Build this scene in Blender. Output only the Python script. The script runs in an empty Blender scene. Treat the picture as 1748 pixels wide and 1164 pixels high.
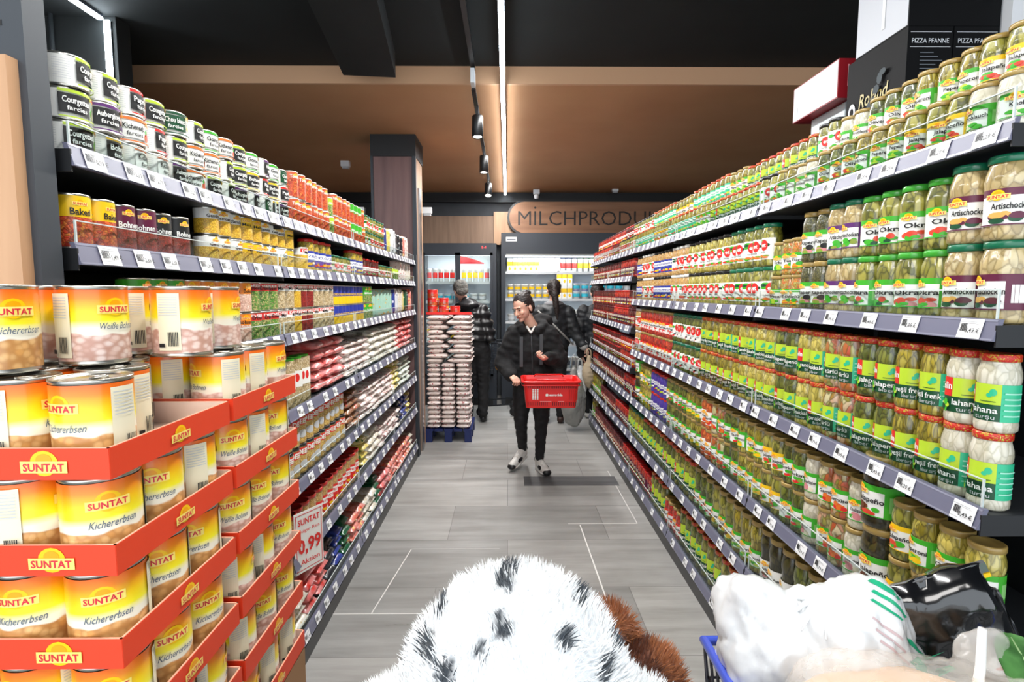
import bpy, bmesh, math, random
from mathutils import Vector, Matrix, Euler, noise
random.seed(7)
rnd = random.random
def ru(a, b): return a + (b - a) * rnd()
PI = math.pi
SC = bpy.context.scene
COL = SC.collection

# ------------------------------------------------------------------ camera, world, exposure, big lights
H = 1.6
cam_d = bpy.data.cameras.new('camera'); cam = bpy.data.objects.new('camera', cam_d); COL.objects.link(cam)
cam_d.sensor_width = 36; cam_d.lens = 920 / 1748 * 36; cam_d.clip_start = 0.02
cam.location = (0, 0, H)
cam.rotation_euler = (math.radians(90 - 5.2), 0, math.radians(-0.5))
SC.camera = cam
SC.view_settings.view_transform = 'Standard'; SC.view_settings.look = 'None'
SC.view_settings.gamma = 1; SC.view_settings.use_curve_mapping = False
SC.view_settings.exposure = 0.68
wd = bpy.data.worlds.new('world'); SC.world = wd; wd.use_nodes = True
wd.node_tree.nodes['Background'].inputs[0].default_value = (0.86, 0.93, 1.0, 1)
wd.node_tree.nodes['Background'].inputs[1].default_value = 1.6
SC.cycles.max_bounces = 6; SC.cycles.diffuse_bounces = 3; SC.cycles.glossy_bounces = 2
SC.cycles.transmission_bounces = 3; SC.cycles.transparent_max_bounces = 10
SC.cycles.caustics_reflective = False; SC.cycles.caustics_refractive = False
SC.cycles.sample_clamp_indirect = 4
def area(name, loc, sx, sy, power, rot=(0, 0, 0), col=(1, .97, .94)):
    l = bpy.data.lights.new(name, 'AREA'); l.shape = 'RECTANGLE'; l.size = sx; l.size_y = sy; l.energy = power; l.color = col
    o = bpy.data.objects.new(name, l); COL.objects.link(o); o.location = loc; o.rotation_euler = rot; return o
area('aisle_lamp_light', (0.0, 3.2, 3.0), .12, 5.5, 70)
area('aisle_lamp_light', (0.0, 6.6, 3.0), .12, 2.4, 30)
area('front_fill_light', (-0.6, -0.6, 2.75), 1.6, .5, 16, (math.radians(28), 0, 0))  # added fill behind the camera to brighten the foreground, no fixture there
area('cross_lamp_light', (-2.3, 1.4, 3.05), .12, 3.2, 22)
area('cross_lamp_light', (2.6, 2.5, 3.05), .12, 4.0, 7)  # extra lamp added beyond the jar rack, without a strip of its own

# ------------------------------------------------------------------ materials
def C(h):
    h = h.lstrip('#'); r = [int(h[i:i + 2], 16) / 255 for i in (0, 2, 4)]
    return tuple((c / 12.92 if c <= .04045 else ((c + .055) / 1.055) ** 2.4) for c in r) + (1,)
MATS = {}
def M(name, col='#888888', rough=.5, metal=0, coat=0, emit=0, alpha=1, trans=0, spec=.5, sheen=0, sss=0):
    if name in MATS: return MATS[name]
    m = bpy.data.materials.new(name); m.use_nodes = True; MATS[name] = m
    b = m.node_tree.nodes['Principled BSDF']; c = C(col)
    b.inputs['Base Color'].default_value = c; b.inputs['Roughness'].default_value = rough
    b.inputs['Metallic'].default_value = metal; b.inputs['Coat Weight'].default_value = coat
    b.inputs['Coat Roughness'].default_value = .06; b.inputs['Alpha'].default_value = alpha
    b.inputs['Transmission Weight'].default_value = trans; b.inputs['Specular IOR Level'].default_value = spec
    b.inputs['Sheen Weight'].default_value = sheen; b.inputs['Subsurface Weight'].default_value = sss
    if sss: b.inputs['Subsurface Radius'].default_value = (.02, .008, .004)
    if emit:
        b.inputs['Emission Color'].default_value = c; b.inputs['Emission Strength'].default_value = emit
    m.diffuse_color = c
    return m
class N:
    """small node-tree helper"""
    def __init__(s, m): s.t = m.node_tree; s.b = s.t.nodes['Principled BSDF']
    def n(s, ty, **kw):
        x = s.t.nodes.new(ty)
        for k, v in kw.items():
            if k.startswith('i_'):
                key = k[2:]; key = int(key) if key.isdigit() else key.replace('_', ' ')
                x.inputs[key].default_value = v
            else: setattr(x, k, v)
        return x
    def l(s, a, b): s.t.links.new(a, b)
    def co(s, scale=(1, 1, 1), rand=True, gen='Object'):
        tc = s.n('ShaderNodeTexCoord'); mp = s.n('ShaderNodeMapping'); mp.inputs['Scale'].default_value = scale
        s.l(tc.outputs[gen], mp.inputs['Vector'])
        if rand:
            oi = s.n('ShaderNodeObjectInfo'); mu = s.n('ShaderNodeMath', operation='MULTIPLY', i_1=37.0); s.l(oi.outputs['Random'], mu.inputs[0])
            cb = s.n('ShaderNodeCombineXYZ'); s.l(mu.outputs[0], cb.inputs[0]); s.l(mu.outputs[0], cb.inputs[1]); s.l(mu.outputs[0], cb.inputs[2]); s.l(cb.outputs[0], mp.inputs['Location'])
        return mp.outputs[0]
    def ramp(s, fac, stops, interp='LINEAR'):
        r = s.n('ShaderNodeValToRGB'); cr = r.color_ramp; cr.interpolation = interp
        while len(cr.elements) < len(stops): cr.elements.new(.5)
        for e, (p, c) in zip(cr.elements, stops): e.position = p; e.color = C(c) if isinstance(c, str) else c
        s.l(fac, r.inputs[0]); return r.outputs[0]
    def mix(s, fac, a, b, mode='MIX'):
        x = s.n('ShaderNodeMix', data_type='RGBA', blend_type=mode)
        for sock, v in ((x.inputs[0], fac), (x.inputs[6], a), (x.inputs[7], b)):
            if hasattr(v, 'links'): s.l(v, sock)
            elif isinstance(v, str): sock.default_value = C(v)
            else: sock.default_value = v
        return x.outputs[2]
    def color(s, o): s.l(o, s.b.inputs['Base Color'])
    def bump(s, h, st=.3, d=.002):
        b = s.n('ShaderNodeBump', i_Strength=st, i_Distance=d); s.l(h, b.inputs['Height']); s.l(b.outputs[0], s.b.inputs['Normal'])
def content(name, cols, gap='#2a2a10', scale=(60, 60, 60), rough=.35, coat=1.0, edge=.10, mul=1.7):
    """packed food behind glass: pieces of food with the gap colour between"""
    if name in MATS: return MATS[name]
    m = M(name, cols[0], rough, coat=coat); k = N(m)
    v = k.co(tuple(x * mul for x in scale)); nz = k.n('ShaderNodeTexNoise', i_Scale=.5, i_Detail=1.0); k.l(v, nz.inputs['Vector'])
    vm = k.n('ShaderNodeVectorMath', operation='MULTIPLY_ADD'); k.l(nz.outputs['Color'], vm.inputs[0]); vm.inputs[1].default_value = (1.6, 1.6, 1.6); k.l(v, vm.inputs[2])
    vo = k.n('ShaderNodeTexVoronoi', i_Scale=1.0); k.l(vm.outputs[0], vo.inputs['Vector'])
    ve = k.n('ShaderNodeTexVoronoi', feature='DISTANCE_TO_EDGE', i_Scale=1.0); k.l(vm.outputs[0], ve.inputs['Vector'])
    vs = k.n('ShaderNodeSeparateColor'); k.l(vo.outputs['Color'], vs.inputs[0])
    n = len(cols); base = k.ramp(vs.outputs[0], [(i / max(1, n - 1), c) for i, c in enumerate(cols)])
    ed = k.ramp(ve.outputs['Distance'], [(0, (.8, .8, .8, 1)), (edge * .3, (.55, .55, .55, 1)), (edge * 1.5, (0, 0, 0, 1))])
    k.color(k.mix(ed, base, gap)); k.bump(ve.outputs['Distance'], .5, .003)
    return m
def noisy(name, a, b, scale=(20, 20, 20), rough=.5, coat=0, lo=.35, hi=.65, rand=True, detail=3, **kw):
    if name in MATS: return MATS[name]
    m = M(name, a, rough, coat=coat, **kw); k = N(m); v = k.co(scale, rand)
    nz = k.n('ShaderNodeTexNoise', i_Scale=1.0, i_Detail=float(detail)); k.l(v, nz.inputs['Vector'])
    k.color(k.ramp(nz.outputs['Fac'], [(lo, a), (hi, b)])); return m
def wood(name, a, b, axis='Z', rough=.45):
    sc = {'Z': (14, 14, 1.2), 'X': (1.2, 14, 14)}[axis]
    m = noisy(name, a, b, sc, rough, rand=False, detail=6, lo=.3, hi=.7); return m

# ------------------------------------------------------------------ mesh builder
class MB:
    def __init__(s): s.v = []; s.f = []; s.m = []; s.mats = []; s.sm = []
    def mi(s, m):
        if m not in s.mats: s.mats.append(m)
        return s.mats.index(m)
    def add(s, vs, fs, m, smooth=False):
        o = len(s.v); s.v += [tuple(p) for p in vs]; i = s.mi(m)
        for f in fs: s.f.append(tuple(o + a for a in f)); s.m.append(i); s.sm.append(smooth)
        return s
    def box(s, x0, x1, y0, y1, z0, z1, m, mx=None):
        vs = [Vector((x, y, z)) for x in (x0, x1) for y in (y0, y1) for z in (z0, z1)]
        if mx: vs = [mx @ p for p in vs]
        return s.add(vs, [(0, 1, 3, 2), (4, 6, 7, 5), (0, 4, 5, 1), (2, 3, 7, 6), (0, 2, 6, 4), (1, 5, 7, 3)], m)
    def cube(s, c, d, m, mx=None):
        return s.box(c[0] - d[0] / 2, c[0] + d[0] / 2, c[1] - d[1] / 2, c[1] + d[1] / 2, c[2] - d[2] / 2, c[2] + d[2] / 2, m, mx)
    def lathe(s, prof, m, seg=20, c=(0, 0, 0), smooth=True, mx=None, cap=True):
        vs = []; fs = []
        for r, z in prof:
            for i in range(seg):
                a = 2 * PI * i / seg; vs.append(Vector((r * math.cos(a), r * math.sin(a), z)))
        for j in range(len(prof) - 1):
            for i in range(seg):
                a = j * seg + i; b = j * seg + (i + 1) % seg; fs.append((a, b, b + seg, a + seg))
        if cap:
            if prof[0][0] > 1e-5: fs.append(tuple(reversed(range(seg))))
            if prof[-1][0] > 1e-5: fs.append(tuple(range((len(prof) - 1) * seg, len(prof) * seg)))
        if mx: vs = [mx @ p for p in vs]
        vs = [p + Vector(c) for p in vs]
        return s.add(vs, fs, m, smooth)
    def tube(s, pts, r, m, seg=8, radii=None):
        pts = [Vector(p) for p in pts]; vs = []; fs = []; n = len(pts)
        up = Vector((0, 0, 1)); prev = None
        for i, p in enumerate(pts):
            d = (pts[min(i + 1, n - 1)] - pts[max(i - 1, 0)]).normalized()
            if prev is None: a = d.orthogonal().normalized()
            else: a = (prev - d * prev.dot(d)).normalized()
            prev = a; b = d.cross(a); rr = radii[i] if radii else r
            for k in range(seg):
                t = 2 * PI * k / seg; vs.append(p + (a * math.cos(t) + b * math.sin(t)) * rr)
        for j in range(n - 1):
            for i in range(seg):
                x = j * seg + i; y = j * seg + (i + 1) % seg; fs.append((x, y, y + seg, x + seg))
        fs.append(tuple(reversed(range(seg)))); fs.append(tuple(range((n - 1) * seg, n * seg)))
        return s.add(vs, fs, m, True)
    def ell(s, c, r, m, seg=14, rings=9, mx=None):
        vs = []; fs = []
        for j in range(rings + 1):
            ph = PI * j / rings
            for i in range(seg):
                a = 2 * PI * i / seg
                p = Vector((r[0] * math.sin(ph) * math.cos(a), r[1] * math.sin(ph) * math.sin(a), r[2] * math.cos(ph)))
                if mx: p = mx @ p
                vs.append(p + Vector(c))
        for j in range(rings):
            for i in range(seg):
                a = j * seg + i; b = j * seg + (i + 1) % seg; fs.append((a, a + seg, b + seg, b))
        return s.add(vs, fs, m, True)
    def cone(s, p0, r0, p1, r1, m, seg=14):
        """rounded cone"""
        p0 = Vector(p0); p1 = Vector(p1); d = p1 - p0; L = d.length or 1e-6; q = d.to_track_quat('Z', 'Y').to_matrix().to_4x4()
        prof = [(r0 * math.sin(t * PI / 8), -r0 * math.cos(t * PI / 8)) for t in range(0, 5)] + [(r1 * math.cos(t * PI / 8), L + r1 * math.sin(t * PI / 8)) for t in range(0, 5)]
        prof[0] = (1e-6, -r0); prof[-1] = (1e-6, L + r1)
        return s.lathe(prof, m, seg, tuple(p0), True, q, cap=False)
    def mesh(s, name):
        me = bpy.data.meshes.new(name); me.from_pydata(s.v, [], s.f)
        for m in s.mats: me.materials.append(m)
        me.polygons.foreach_set('material_index', s.m); me.polygons.foreach_set('use_smooth', s.sm); me.update(); return me
    def obj(s, name, parent=None, loc=None, rz=0):
        return mk(name, s.mesh(name), parent, loc, rz)
    def merge(s, o, mx=Matrix()):
        off = len(s.v); s.v += [tuple(mx @ Vector(p)) for p in o.v]
        for f, mi, sm in zip(o.f, o.m, o.sm): s.f.append(tuple(off + a for a in f)); s.m.append(s.mi(o.mats[mi])); s.sm.append(sm)
        return s
def mk(name, data, parent=None, loc=None, rz=0):
    o = bpy.data.objects.new(name, data); COL.objects.link(o)
    if parent is not None: o.parent = parent
    if loc is not None: o.location = loc
    if rz: o.rotation_euler = (0, 0, rz)
    return o
def empty(name, loc, rz=0): return mk(name, None, None, loc, rz)
LABELS = {}
def tag(o, label, cat, group=None):
    o['label'] = label; o['category'] = cat
    if group: o['group'] = group
    return o
def struct(o): o['kind'] = 'structure'; return o

# text -> flat triangles (height of capitals = 1)
TX = {}
def text2d(s, bold=0, shear=0, spacing=1.0):
    key = (s, bold, shear, spacing)
    if key in TX: return TX[key]
    cu = bpy.data.curves.new('t', 'FONT'); cu.body = s; cu.size = 1.4; cu.resolution_u = 2; cu.offset = bold; cu.shear = shear; cu.space_character = spacing
    cu.align_x = 'CENTER'; cu.fill_mode = 'FRONT'
    ob = bpy.data.objects.new('t', cu); me = bpy.data.meshes.new_from_object(ob)
    vs = [(v.co.x, v.co.y) for v in me.vertices]; fs = [tuple(p.vertices) for p in me.polygons]
    bpy.data.objects.remove(ob); bpy.data.curves.remove(cu); bpy.data.meshes.remove(me)
    if vs:
        x0 = min(v[0] for v in vs); x1 = max(v[0] for v in vs); vs = [(x - (x0 + x1) / 2, y) for x, y in vs]
    else: x0 = x1 = 0
    TX[key] = (vs, fs, x1 - x0); return TX[key]
class Lab:
    """a printed label: things drawn on the (u, v) sheet, mapped round a cylinder of radius R (or flat)"""
    def __init__(s, R=None, mb=None, z0=0, fn=None):
        s.R = R; s.mb = mb or MB(); s.z0 = z0; s.k = 0; s.fn = fn; s.step = .0001 if R else .0002
    def P(s, u, v, lift):
        if s.fn: return s.fn(u, v, lift)
        a = u / s.R; r = s.R + lift; return (r * math.sin(a), -r * math.cos(a), s.z0 + v)
    def lift(s): s.k += 1; return .0004 + s.step * s.k * 2
    def rect(s, u0, u1, v0, v1, m, du=.008):
        li = s.lift(); n = max(1, int(abs(u1 - u0) / du + .5)) if (s.R) else 1
        vs = []; fs = []
        for i in range(n + 1):
            u = u0 + (u1 - u0) * i / n; vs += [s.P(u, v0, li), s.P(u, v1, li)]
        for i in range(n): fs.append((2 * i, 2 * i + 2, 2 * i + 3, 2 * i + 1))
        s.mb.add(vs, fs, m, bool(s.R)); return s
    def oval(s, u, v, ru_, rv, m, n=16):
        li = s.lift(); vs = [s.P(u, v, li)]; k = 12
        # two rings keep it close to the curved sheet
        for q in (.5, 1):
            for i in range(n): a = 2 * PI * i / n; vs.append(s.P(u + ru_ * q * math.cos(a), v + rv * q * math.sin(a), li))
        fs = [(0, 1 + i, 1 + (i + 1) % n) for i in range(n)] + [(1 + i, 1 + n + i, 1 + n + (i + 1) % n, 1 + (i + 1) % n) for i in range(n)]
        s.mb.add(vs, fs, m, bool(s.R)); return s
    def text(s, t, u, v, h, m, bold=.02, shear=0, width=None, rot=0, spacing=1.0):
        vs, fs, w = text2d(t, bold, shear, spacing)
        if not vs: return s
        li = s.lift() + .0003; sx = h
        if width: sx = width / w
        cr, sr = math.cos(rot), math.sin(rot)
        out = []
        for x, y in vs:
            a, b = x * sx, y * h; out.append(s.P(u + a * cr - b * sr, v + a * sr + b * cr, li))
        s.mb.add(out, fs, m); return s
    def sun(s, u, v, w, txt='SUNTAT'):
        s.oval(u, v + w * .08, w * .30, w * .28, M('sun_yellow', '#ffc800', .35)); s.oval(u, v + w * .16, w * .17, w * .13, M('sun_orange', '#f7a600', .35))
        s.rect(u - w * .5, u + w * .5, v - w * .13, v + w * .13, M('banner_cream', '#ffe678', .35))
        s.text(txt, u, v - w * .085, w * .17, M('logo_red', '#d81e3c', .35), .03, width=w * .88); return s
# ------------------------------------------------------------------ the setting
mt_floor = M('floor_vinyl', '#9a9a98', .38); k = N(mt_floor)
v = k.co((1, 1, 1), False)
br = k.n('ShaderNodeTexBrick', offset=.37, squash=1.0); br.inputs['Scale'].default_value = 1.0
br.inputs['Brick Width'].default_value = 1.05; br.inputs['Row Height'].default_value = .56; br.inputs['Mortar Size'].default_value = .0022
br.inputs['Color1'].default_value = C('#c4c3c0'); br.inputs['Color2'].default_value = C('#a3a3a1'); br.inputs['Mortar'].default_value = C('#8a8987')
br.inputs['Mortar Smooth'].default_value = .1; br.inputs['Bias'].default_value = 0
k.l(v, br.inputs['Vector'])
v2 = k.co((.7, 6, 1), False); nz = k.n('ShaderNodeTexNoise', i_Scale=1.6, i_Detail=8.0, i_Roughness=.65); k.l(v2, nz.inputs['Vector'])
v3 = k.co((1, 1, 1), False); nz2 = k.n('ShaderNodeTexNoise', i_Scale=1.1, i_Detail=4.0); k.l(v3, nz2.inputs['Vector'])
g1 = k.ramp(nz.outputs['Fac'], [(.25, '#c2c1bf'), (.75, '#ffffff')]); g2 = k.ramp(nz2.outputs['Fac'], [(.3, '#d8d6d4'), (.7, '#ffffff')])
k.color(k.mix(1.0, k.mix(1.0, br.outputs['Color'], g1, 'MULTIPLY'), g2, 'MULTIPLY'))
k.l(k.ramp(nz.outputs['Fac'], [(.3, (.27, .27, .27, 1)), (.7, (.46, .46, .46, 1))]), k.b.inputs['Roughness'])
M_black = noisy('ceiling_black', '#0d1010', '#131717', (3, 3, 3), .85, rand=False)
M_tan = noisy('soffit_tan', '#c99468', '#d09c70', (1.5, 1.5, 1.5), .75, rand=False)
M_fascia = M('fascia_tan', '#d8aa84', .7)
M_trim = M('dark_trim', '#15171a', .55)
M_greywall = noisy('grey_wall', '#3c3f43', '#464a4e', (2, 2, 2), .8, rand=False)
M_wood = wood('wood_panel_brown', '#7d6350', '#9a7d66', 'Z', .5)
M_woodp = wood('wood_pillar', '#5f4444', '#7a5b58', 'Z', .45)
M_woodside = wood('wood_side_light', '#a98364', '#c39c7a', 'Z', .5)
M_slate = M('slate_metal', '#2a3038', .45)
M_white = M('white_plastic', '#e8eaec', .4)
M_metal = M('brushed_metal', '#a8abb0', .3, metal=1)
M_chrome = M('tin_metal', '#c6c4bc', .28, metal=1)
M_blackp = M('black_plastic', '#0c0d0f', .4)
M_led = M('led_strip', '#e9f6ff', .5, emit=26)

struct(MB().box(-4.6, 4.6, -2.2, 8.6, -.08, 0, mt_floor).obj('floor'))
struct(MB().box(-4.6, 4.6, -2.2, 4.0, 3.19, 3.3, M_black).obj('ceiling'))
struct(MB().box(-4.6, 4.6, 4.0, 8.6, 3.07, 3.3, M_tan).obj('ceiling.001'))
struct(MB().box(-4.6, 4.6, 3.975, 4.0, 3.07, 3.19, M_fascia).obj('trim_1'))
struct(MB().box(-4.6, 4.6, 8.25, 8.4, 0, 3.07, M_greywall).obj('wall_back'))
struct(MB().box(-4.6, -4.5, -2.2, 8.25, 0, 3.3, M_greywall).obj('wall_left'))
struct(MB().box(4.5, 4.6, -2.2, 8.25, 0, 3.3, M_greywall).obj('wall_right'))
struct(MB().box(-4.5, -2.27, 3.3, 3.42, 0, 3.19, M_black).obj('wall_left.001'))
struct(MB().box(-4.5, 4.5, 8.17, 8.25, 2.93, 3.07, M_trim).obj('trim_2'))
struct(MB().box(-4.5, -1.2, 8.19, 8.25, 2.62, 2.68, M_trim).obj('trim_3'))
struct(MB().box(-4.5, -1.2, 8.2, 8.25, 1.2, 2.62, M_wood).obj('trim_4'))
struct(MB().box(-1.26, -.2, 8.14, 8.25, 2.2, 2.72, M_wood).obj('trim_5'))
struct(MB().box(-.2, 3.0, 8.12, 8.25, 2.3, 2.78, M_woodside).obj('trim_6'))
bm_ = MB(); mxb = Matrix.Translation((-.80, 2.7, 3.08)) @ Matrix.Rotation(.11, 4, 'Z')
bm_.box(-.17, .17, -1.6, 1.05, -.05, .115, noisy('duct_dark', '#121515', '#181b1c', (3, 3, 3), .7, rand=False), mxb)
struct(bm_.obj('beam'))
# white tape and scratch marks on the floor
tp = MB(); M_tape = M('tape_white', '#d6d4d0', .6)
def fl_line(x0, y0, x1, y1, w=.006):
    d = Vector((x1 - x0, y1 - y0, 0)); n_ = Vector((-d.y, d.x, 0)).normalized() * w / 2
    tp.add([(x0 + n_.x, y0 + n_.y, .0012), (x0 - n_.x, y0 - n_.y, .0012), (x1 - n_.x, y1 - n_.y, .0012), (x1 + n_.x, y1 + n_.y, .0012)], [(0, 1, 2, 3)], M_tape)
fl_line(-.88, 2.56, -.35, 2.56); fl_line(-.68, 2.56, -.60, 3.24); fl_line(-.60, 3.24, -.05, 3.24, .004)
fl_line(.42, 3.6, .90, 3.6); fl_line(.90, 3.6, .90, 4.7); fl_line(.50, 3.58, .52, 2.5, .008)
o = struct(tp.obj('floor_marking')); 
struct(MB().box(.14, .93, 4.34, 4.56, .0002, .0018, noisy('floor_tile_dark', '#4a4a4b', '#616162', (2, 9, 2), .5, rand=False)).obj('floor_marking.001'))
# clad pillar at the end of the left-hand rack
pl = MB(); pl.box(-1.27, -.875, 5.22, 5.62, 0, 2.87, M_woodp)
struct(pl.obj('column')); pl = MB()
pl.box(-1.285, -.86, 5.205, 5.64, 2.87, 3.07, M_trim); pl.box(-.895, -.86, 5.2, 5.235, 0, 2.87, M_slate); pl.box(-1.285, -1.262, 5.2, 5.235, 0, 2.87, M_slate)
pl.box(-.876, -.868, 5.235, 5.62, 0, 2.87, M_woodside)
struct(pl.obj('column_trim'))
pl = MB(); pl.box(-.868, -.85, 5.33, 5.45, 0, 2.6, M_metal); struct(pl.obj('trim_7'))

# lamps: three light strips, a track with cylinder spots
def strip(pts, lab, w=.03):
    t = empty('light_strip', pts[0]); b = MB(); h = MB(); P0 = Vector(pts[0])
    for a, c in zip(pts, pts[1:]):
        a = Vector(a) - P0; c = Vector(c) - P0; d = c - a; q = d.to_track_quat('Y', 'Z').to_matrix().to_4x4(); mx = Matrix.Translation(a) @ q
        b.box(-w / 2, w / 2, 0, d.length, -.008, .004, M_led, mx); h.box(-w / 2 - .002, w / 2 + .002, 0, d.length, .004, .022, M_slate, mx)
    b.obj('diffuser', t); h.obj('channel', t); tag(t, lab, 'strip light'); return t
strip([(-.03, .6, 3.03), (-.03, 8.1, 3.03)], 'long white LED strip running down the ceiling above the aisle')
strip([(-2.335, .3, 3.165), (-2.335, 3.27, 3.165)], 'white LED strip on the black ceiling meeting a corner above the tins')
strip([(-2.31, 3.285, 3.16), (-2.31, 3.285, 2.2)], 'white LED strip running down the black wall behind the tins')
t = empty('lamp_track', (-.235, .5, 3.13)); b = MB(); b.box(-.015, .015, 0, 3.4, 0, .03, M_blackp); b.obj('track', t)
b = MB(); b.box(-.015, .015, 3.42, 7.4, -.13, -.10, M_blackp); b.box(-.012, .012, 3.4, 3.43, -.13, .03, M_blackp); b.obj('track', t)
b = MB(); b.box(-.014, .014, 3.3, 3.42, -.115, -.02, M_white); b.obj('feed_box', t)
for yy in (4.3, 5.3, 6.4): MB().box(-.004, .004, yy, yy + .01, -.1, -.06, M_blackp).obj('hanger', t)
tag(t, 'thin black ceiling track carrying the cylinder spotlights', 'lamp track')
def spot(y, z, top, tilt, lab, glow=30):
    t = empty('cylinder_spotlight', (-.225, y, z)); mx = Matrix.Rotation(tilt, 4, 'X')
    MB().lathe([(.0, .15), (.040, .15), (.042, .145), (.042, -.01), (.036, -.012), (.034, .01), (0, .01)], M_blackp, 24, mx=mx).obj('housing', t)
    MB().lathe([(0, -.004), (.034, -.004)], M('spot_glow', '#fff6e8', .5, emit=glow), 24, mx=mx, cap=False).obj('lens', t)
    MB().box(-.008, .008, -.008, .008, .13, top - z, M_blackp).obj('stem', t)
    tag(t, lab, 'spotlight', 'spotlights on the track')
spot(2.43, 2.90, 3.13, math.radians(-28), 'round spotlight lit white at the top edge of the view')
spot(4.22, 2.78, 3.0, math.radians(-6), 'largest black cylinder spotlight, hanging before the tan ceiling')
spot(5.35, 2.76, 3.0, math.radians(-5), 'middle black cylinder spotlight on the track')
spot(6.5, 2.74, 3.0, math.radians(-22), 'glaring black cylinder spotlight, last on the track above the grey wall')
for y, z, p in ((4.2, 2.76, 12), (5.35, 2.74, 12), (6.5, 2.7, 22), (2.4, 2.86, 15)):
    l = bpy.data.lights.new('spotlight_beam', 'SPOT'); l.energy = p; l.spot_size = 1.4; l.spot_blend = .6; l.shadow_soft_size = .03
    o = bpy.data.objects.new('spotlight_beam', l); COL.objects.link(o); o.location = (-.225, y - .02, z - .03)
b = MB(); b.tube([(-2.62, 3.27, 3.19), (-2.62, 3.27, 2.2)], .012, M('conduit_grey', '#2c2f31', .5)); tag(b.obj('cable_conduit'), 'grey cable conduit running down the black wall', 'conduit')
for x, y, z, lab in ((.42, 7.9, 3.0, 'small white camera on the tan ceiling beside the wall sign'), (1.55, 7.9, 3.04, 'tiny white sensor on the tan ceiling above the wall sign'), (-1.42, 5.3, 2.35, 'white loudspeaker box behind the clad pillar'), (-.80, 5.5, 2.38, 'white loudspeaker box on the lit side of the clad pillar'), (-1.75, 6.0, 2.95, 'small white dome sensor above the left-hand rack')):
    t = empty('ceiling_sensor', (x, y, z)); MB().cube((0, 0, .03), (.09, .06, .06), M_white).obj('housing', t)
    if 'camera' in lab: MB().lathe([(0, -.07), (.03, -.06), (.035, -.02), (.03, .0)], M_white, 16).obj('lens_ball', t); MB().lathe([(0, -.075), (.013, -.07), (.014, -.06)], M_blackp, 12).obj('lens', t)
    else: MB().cube((0, 0, -.01), (.07, .05, .02), M('pale_grey', '#b9bcc0', .5)).obj('cover', t)
    tag(t, lab, 'sensor')

# wall sign
t = empty('wall_sign', (1.37, 8.05, 2.69))
def pill(w, h, n=14):
    r = h / 2; out = []
    for i in range(n + 1): a = -PI / 2 + PI * i / n; out.append((w / 2 - r + r * math.cos(a), r * math.sin(a)))
    for i in range(n + 1): a = PI / 2 + PI * i / n; out.append((-w / 2 + r + r * math.cos(a), r * math.sin(a)))
    return out
def plate(mb, pts, y0, y1, m):
    n = len(pts); mb.add([(x, y0, z) for x, z in pts] + [(x, y1, z) for x, z in pts], [tuple(reversed(range(n))), tuple(range(n, 2 * n))] + [(i, (i + 1) % n, n + (i + 1) % n, n + i) for i in range(n)], m)
b = MB(); plate(b, pill(2.74, .50), 0, .05, M_blackp); b.obj('rim', t)
b = MB(); plate(b, pill(2.68, .45), -.012, 0, wood('sign_wood', '#80583c', '#a17352', 'X')); b.obj('board', t)
b = MB(); plate(b, pill(2.74, .50), -.016, -.0125, M_blackp); 
lb = Lab(fn=lambda u, v, l: (u, -.0135 - l, v)); lb.text('MILCHPRODUKTE', 0, -.115, .215, M('sign_letters', '#15120f', .5), -.008, width=2.42); ks = 2.42 / text2d('MILCHPRODUKTE', -.008)[2]; lb.oval(-1.21 + (text2d('MI', -.008)[2] - text2d('I', -.008)[2] / 2) * ks, .138, .016, .016, M('sign_letters')); lb.mb.obj('lettering', t)
tag(t, 'long pill-shaped wooden wall sign reading MILCHPRODUKTE over the dairy case', 'sign')

# ------------------------------------------------------------------ shelving
M_rail = M('rail_bluegrey', '#6b6c80', .38); M_railc = M('rail_cover', '#8f91a3', .25, coat=.6)
M_deck = M('shelf_deck', '#2c2f33', .5); M_decku = M('shelf_frame', '#1a1c1f', .5)
M_tag = M('price_paper', '#f2f3f4', .5); M_ink = M('print_black', '#141414', .5); M_faint = M('print_grey', '#a7a9ac', .5)
M_plinth = M('plinth_black', '#0e0f10', .35)
ma = bpy.data.materials.new('acrylic'); ma.use_nodes = True; nt = ma.node_tree; nt.nodes.clear()
out = nt.nodes.new('ShaderNodeOutputMaterial'); mx_ = nt.nodes.new('ShaderNodeMixShader'); tr = nt.nodes.new('ShaderNodeBsdfTransparent'); gl = nt.nodes.new('ShaderNodeBsdfGlossy'); gl.inputs['Roughness'].default_value = .08
fr = nt.nodes.new('ShaderNodeLayerWeight'); fr.inputs['Blend'].default_value = .15; ad = nt.nodes.new('ShaderNodeMath'); ad.operation = 'MULTIPLY_ADD'; ad.inputs[1].default_value = .12; ad.inputs[2].default_value = .03
tr.inputs['Color'].default_value = (.93, .96, .95, 1); nt.links.new(fr.outputs['Facing'], ad.inputs[0]); nt.links.new(ad.outputs[0], mx_.inputs[0]); nt.links.new(tr.outputs[0], mx_.inputs[1]); nt.links.new(gl.outputs[0], mx_.inputs[2]); nt.links.new(mx_.outputs[0], out.inputs[0])
M_acry = ma; M_edge = M('acrylic_edge', '#cfd8d6', .3)
LIP = .045; TILT = .012
TAGM = {}
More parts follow.
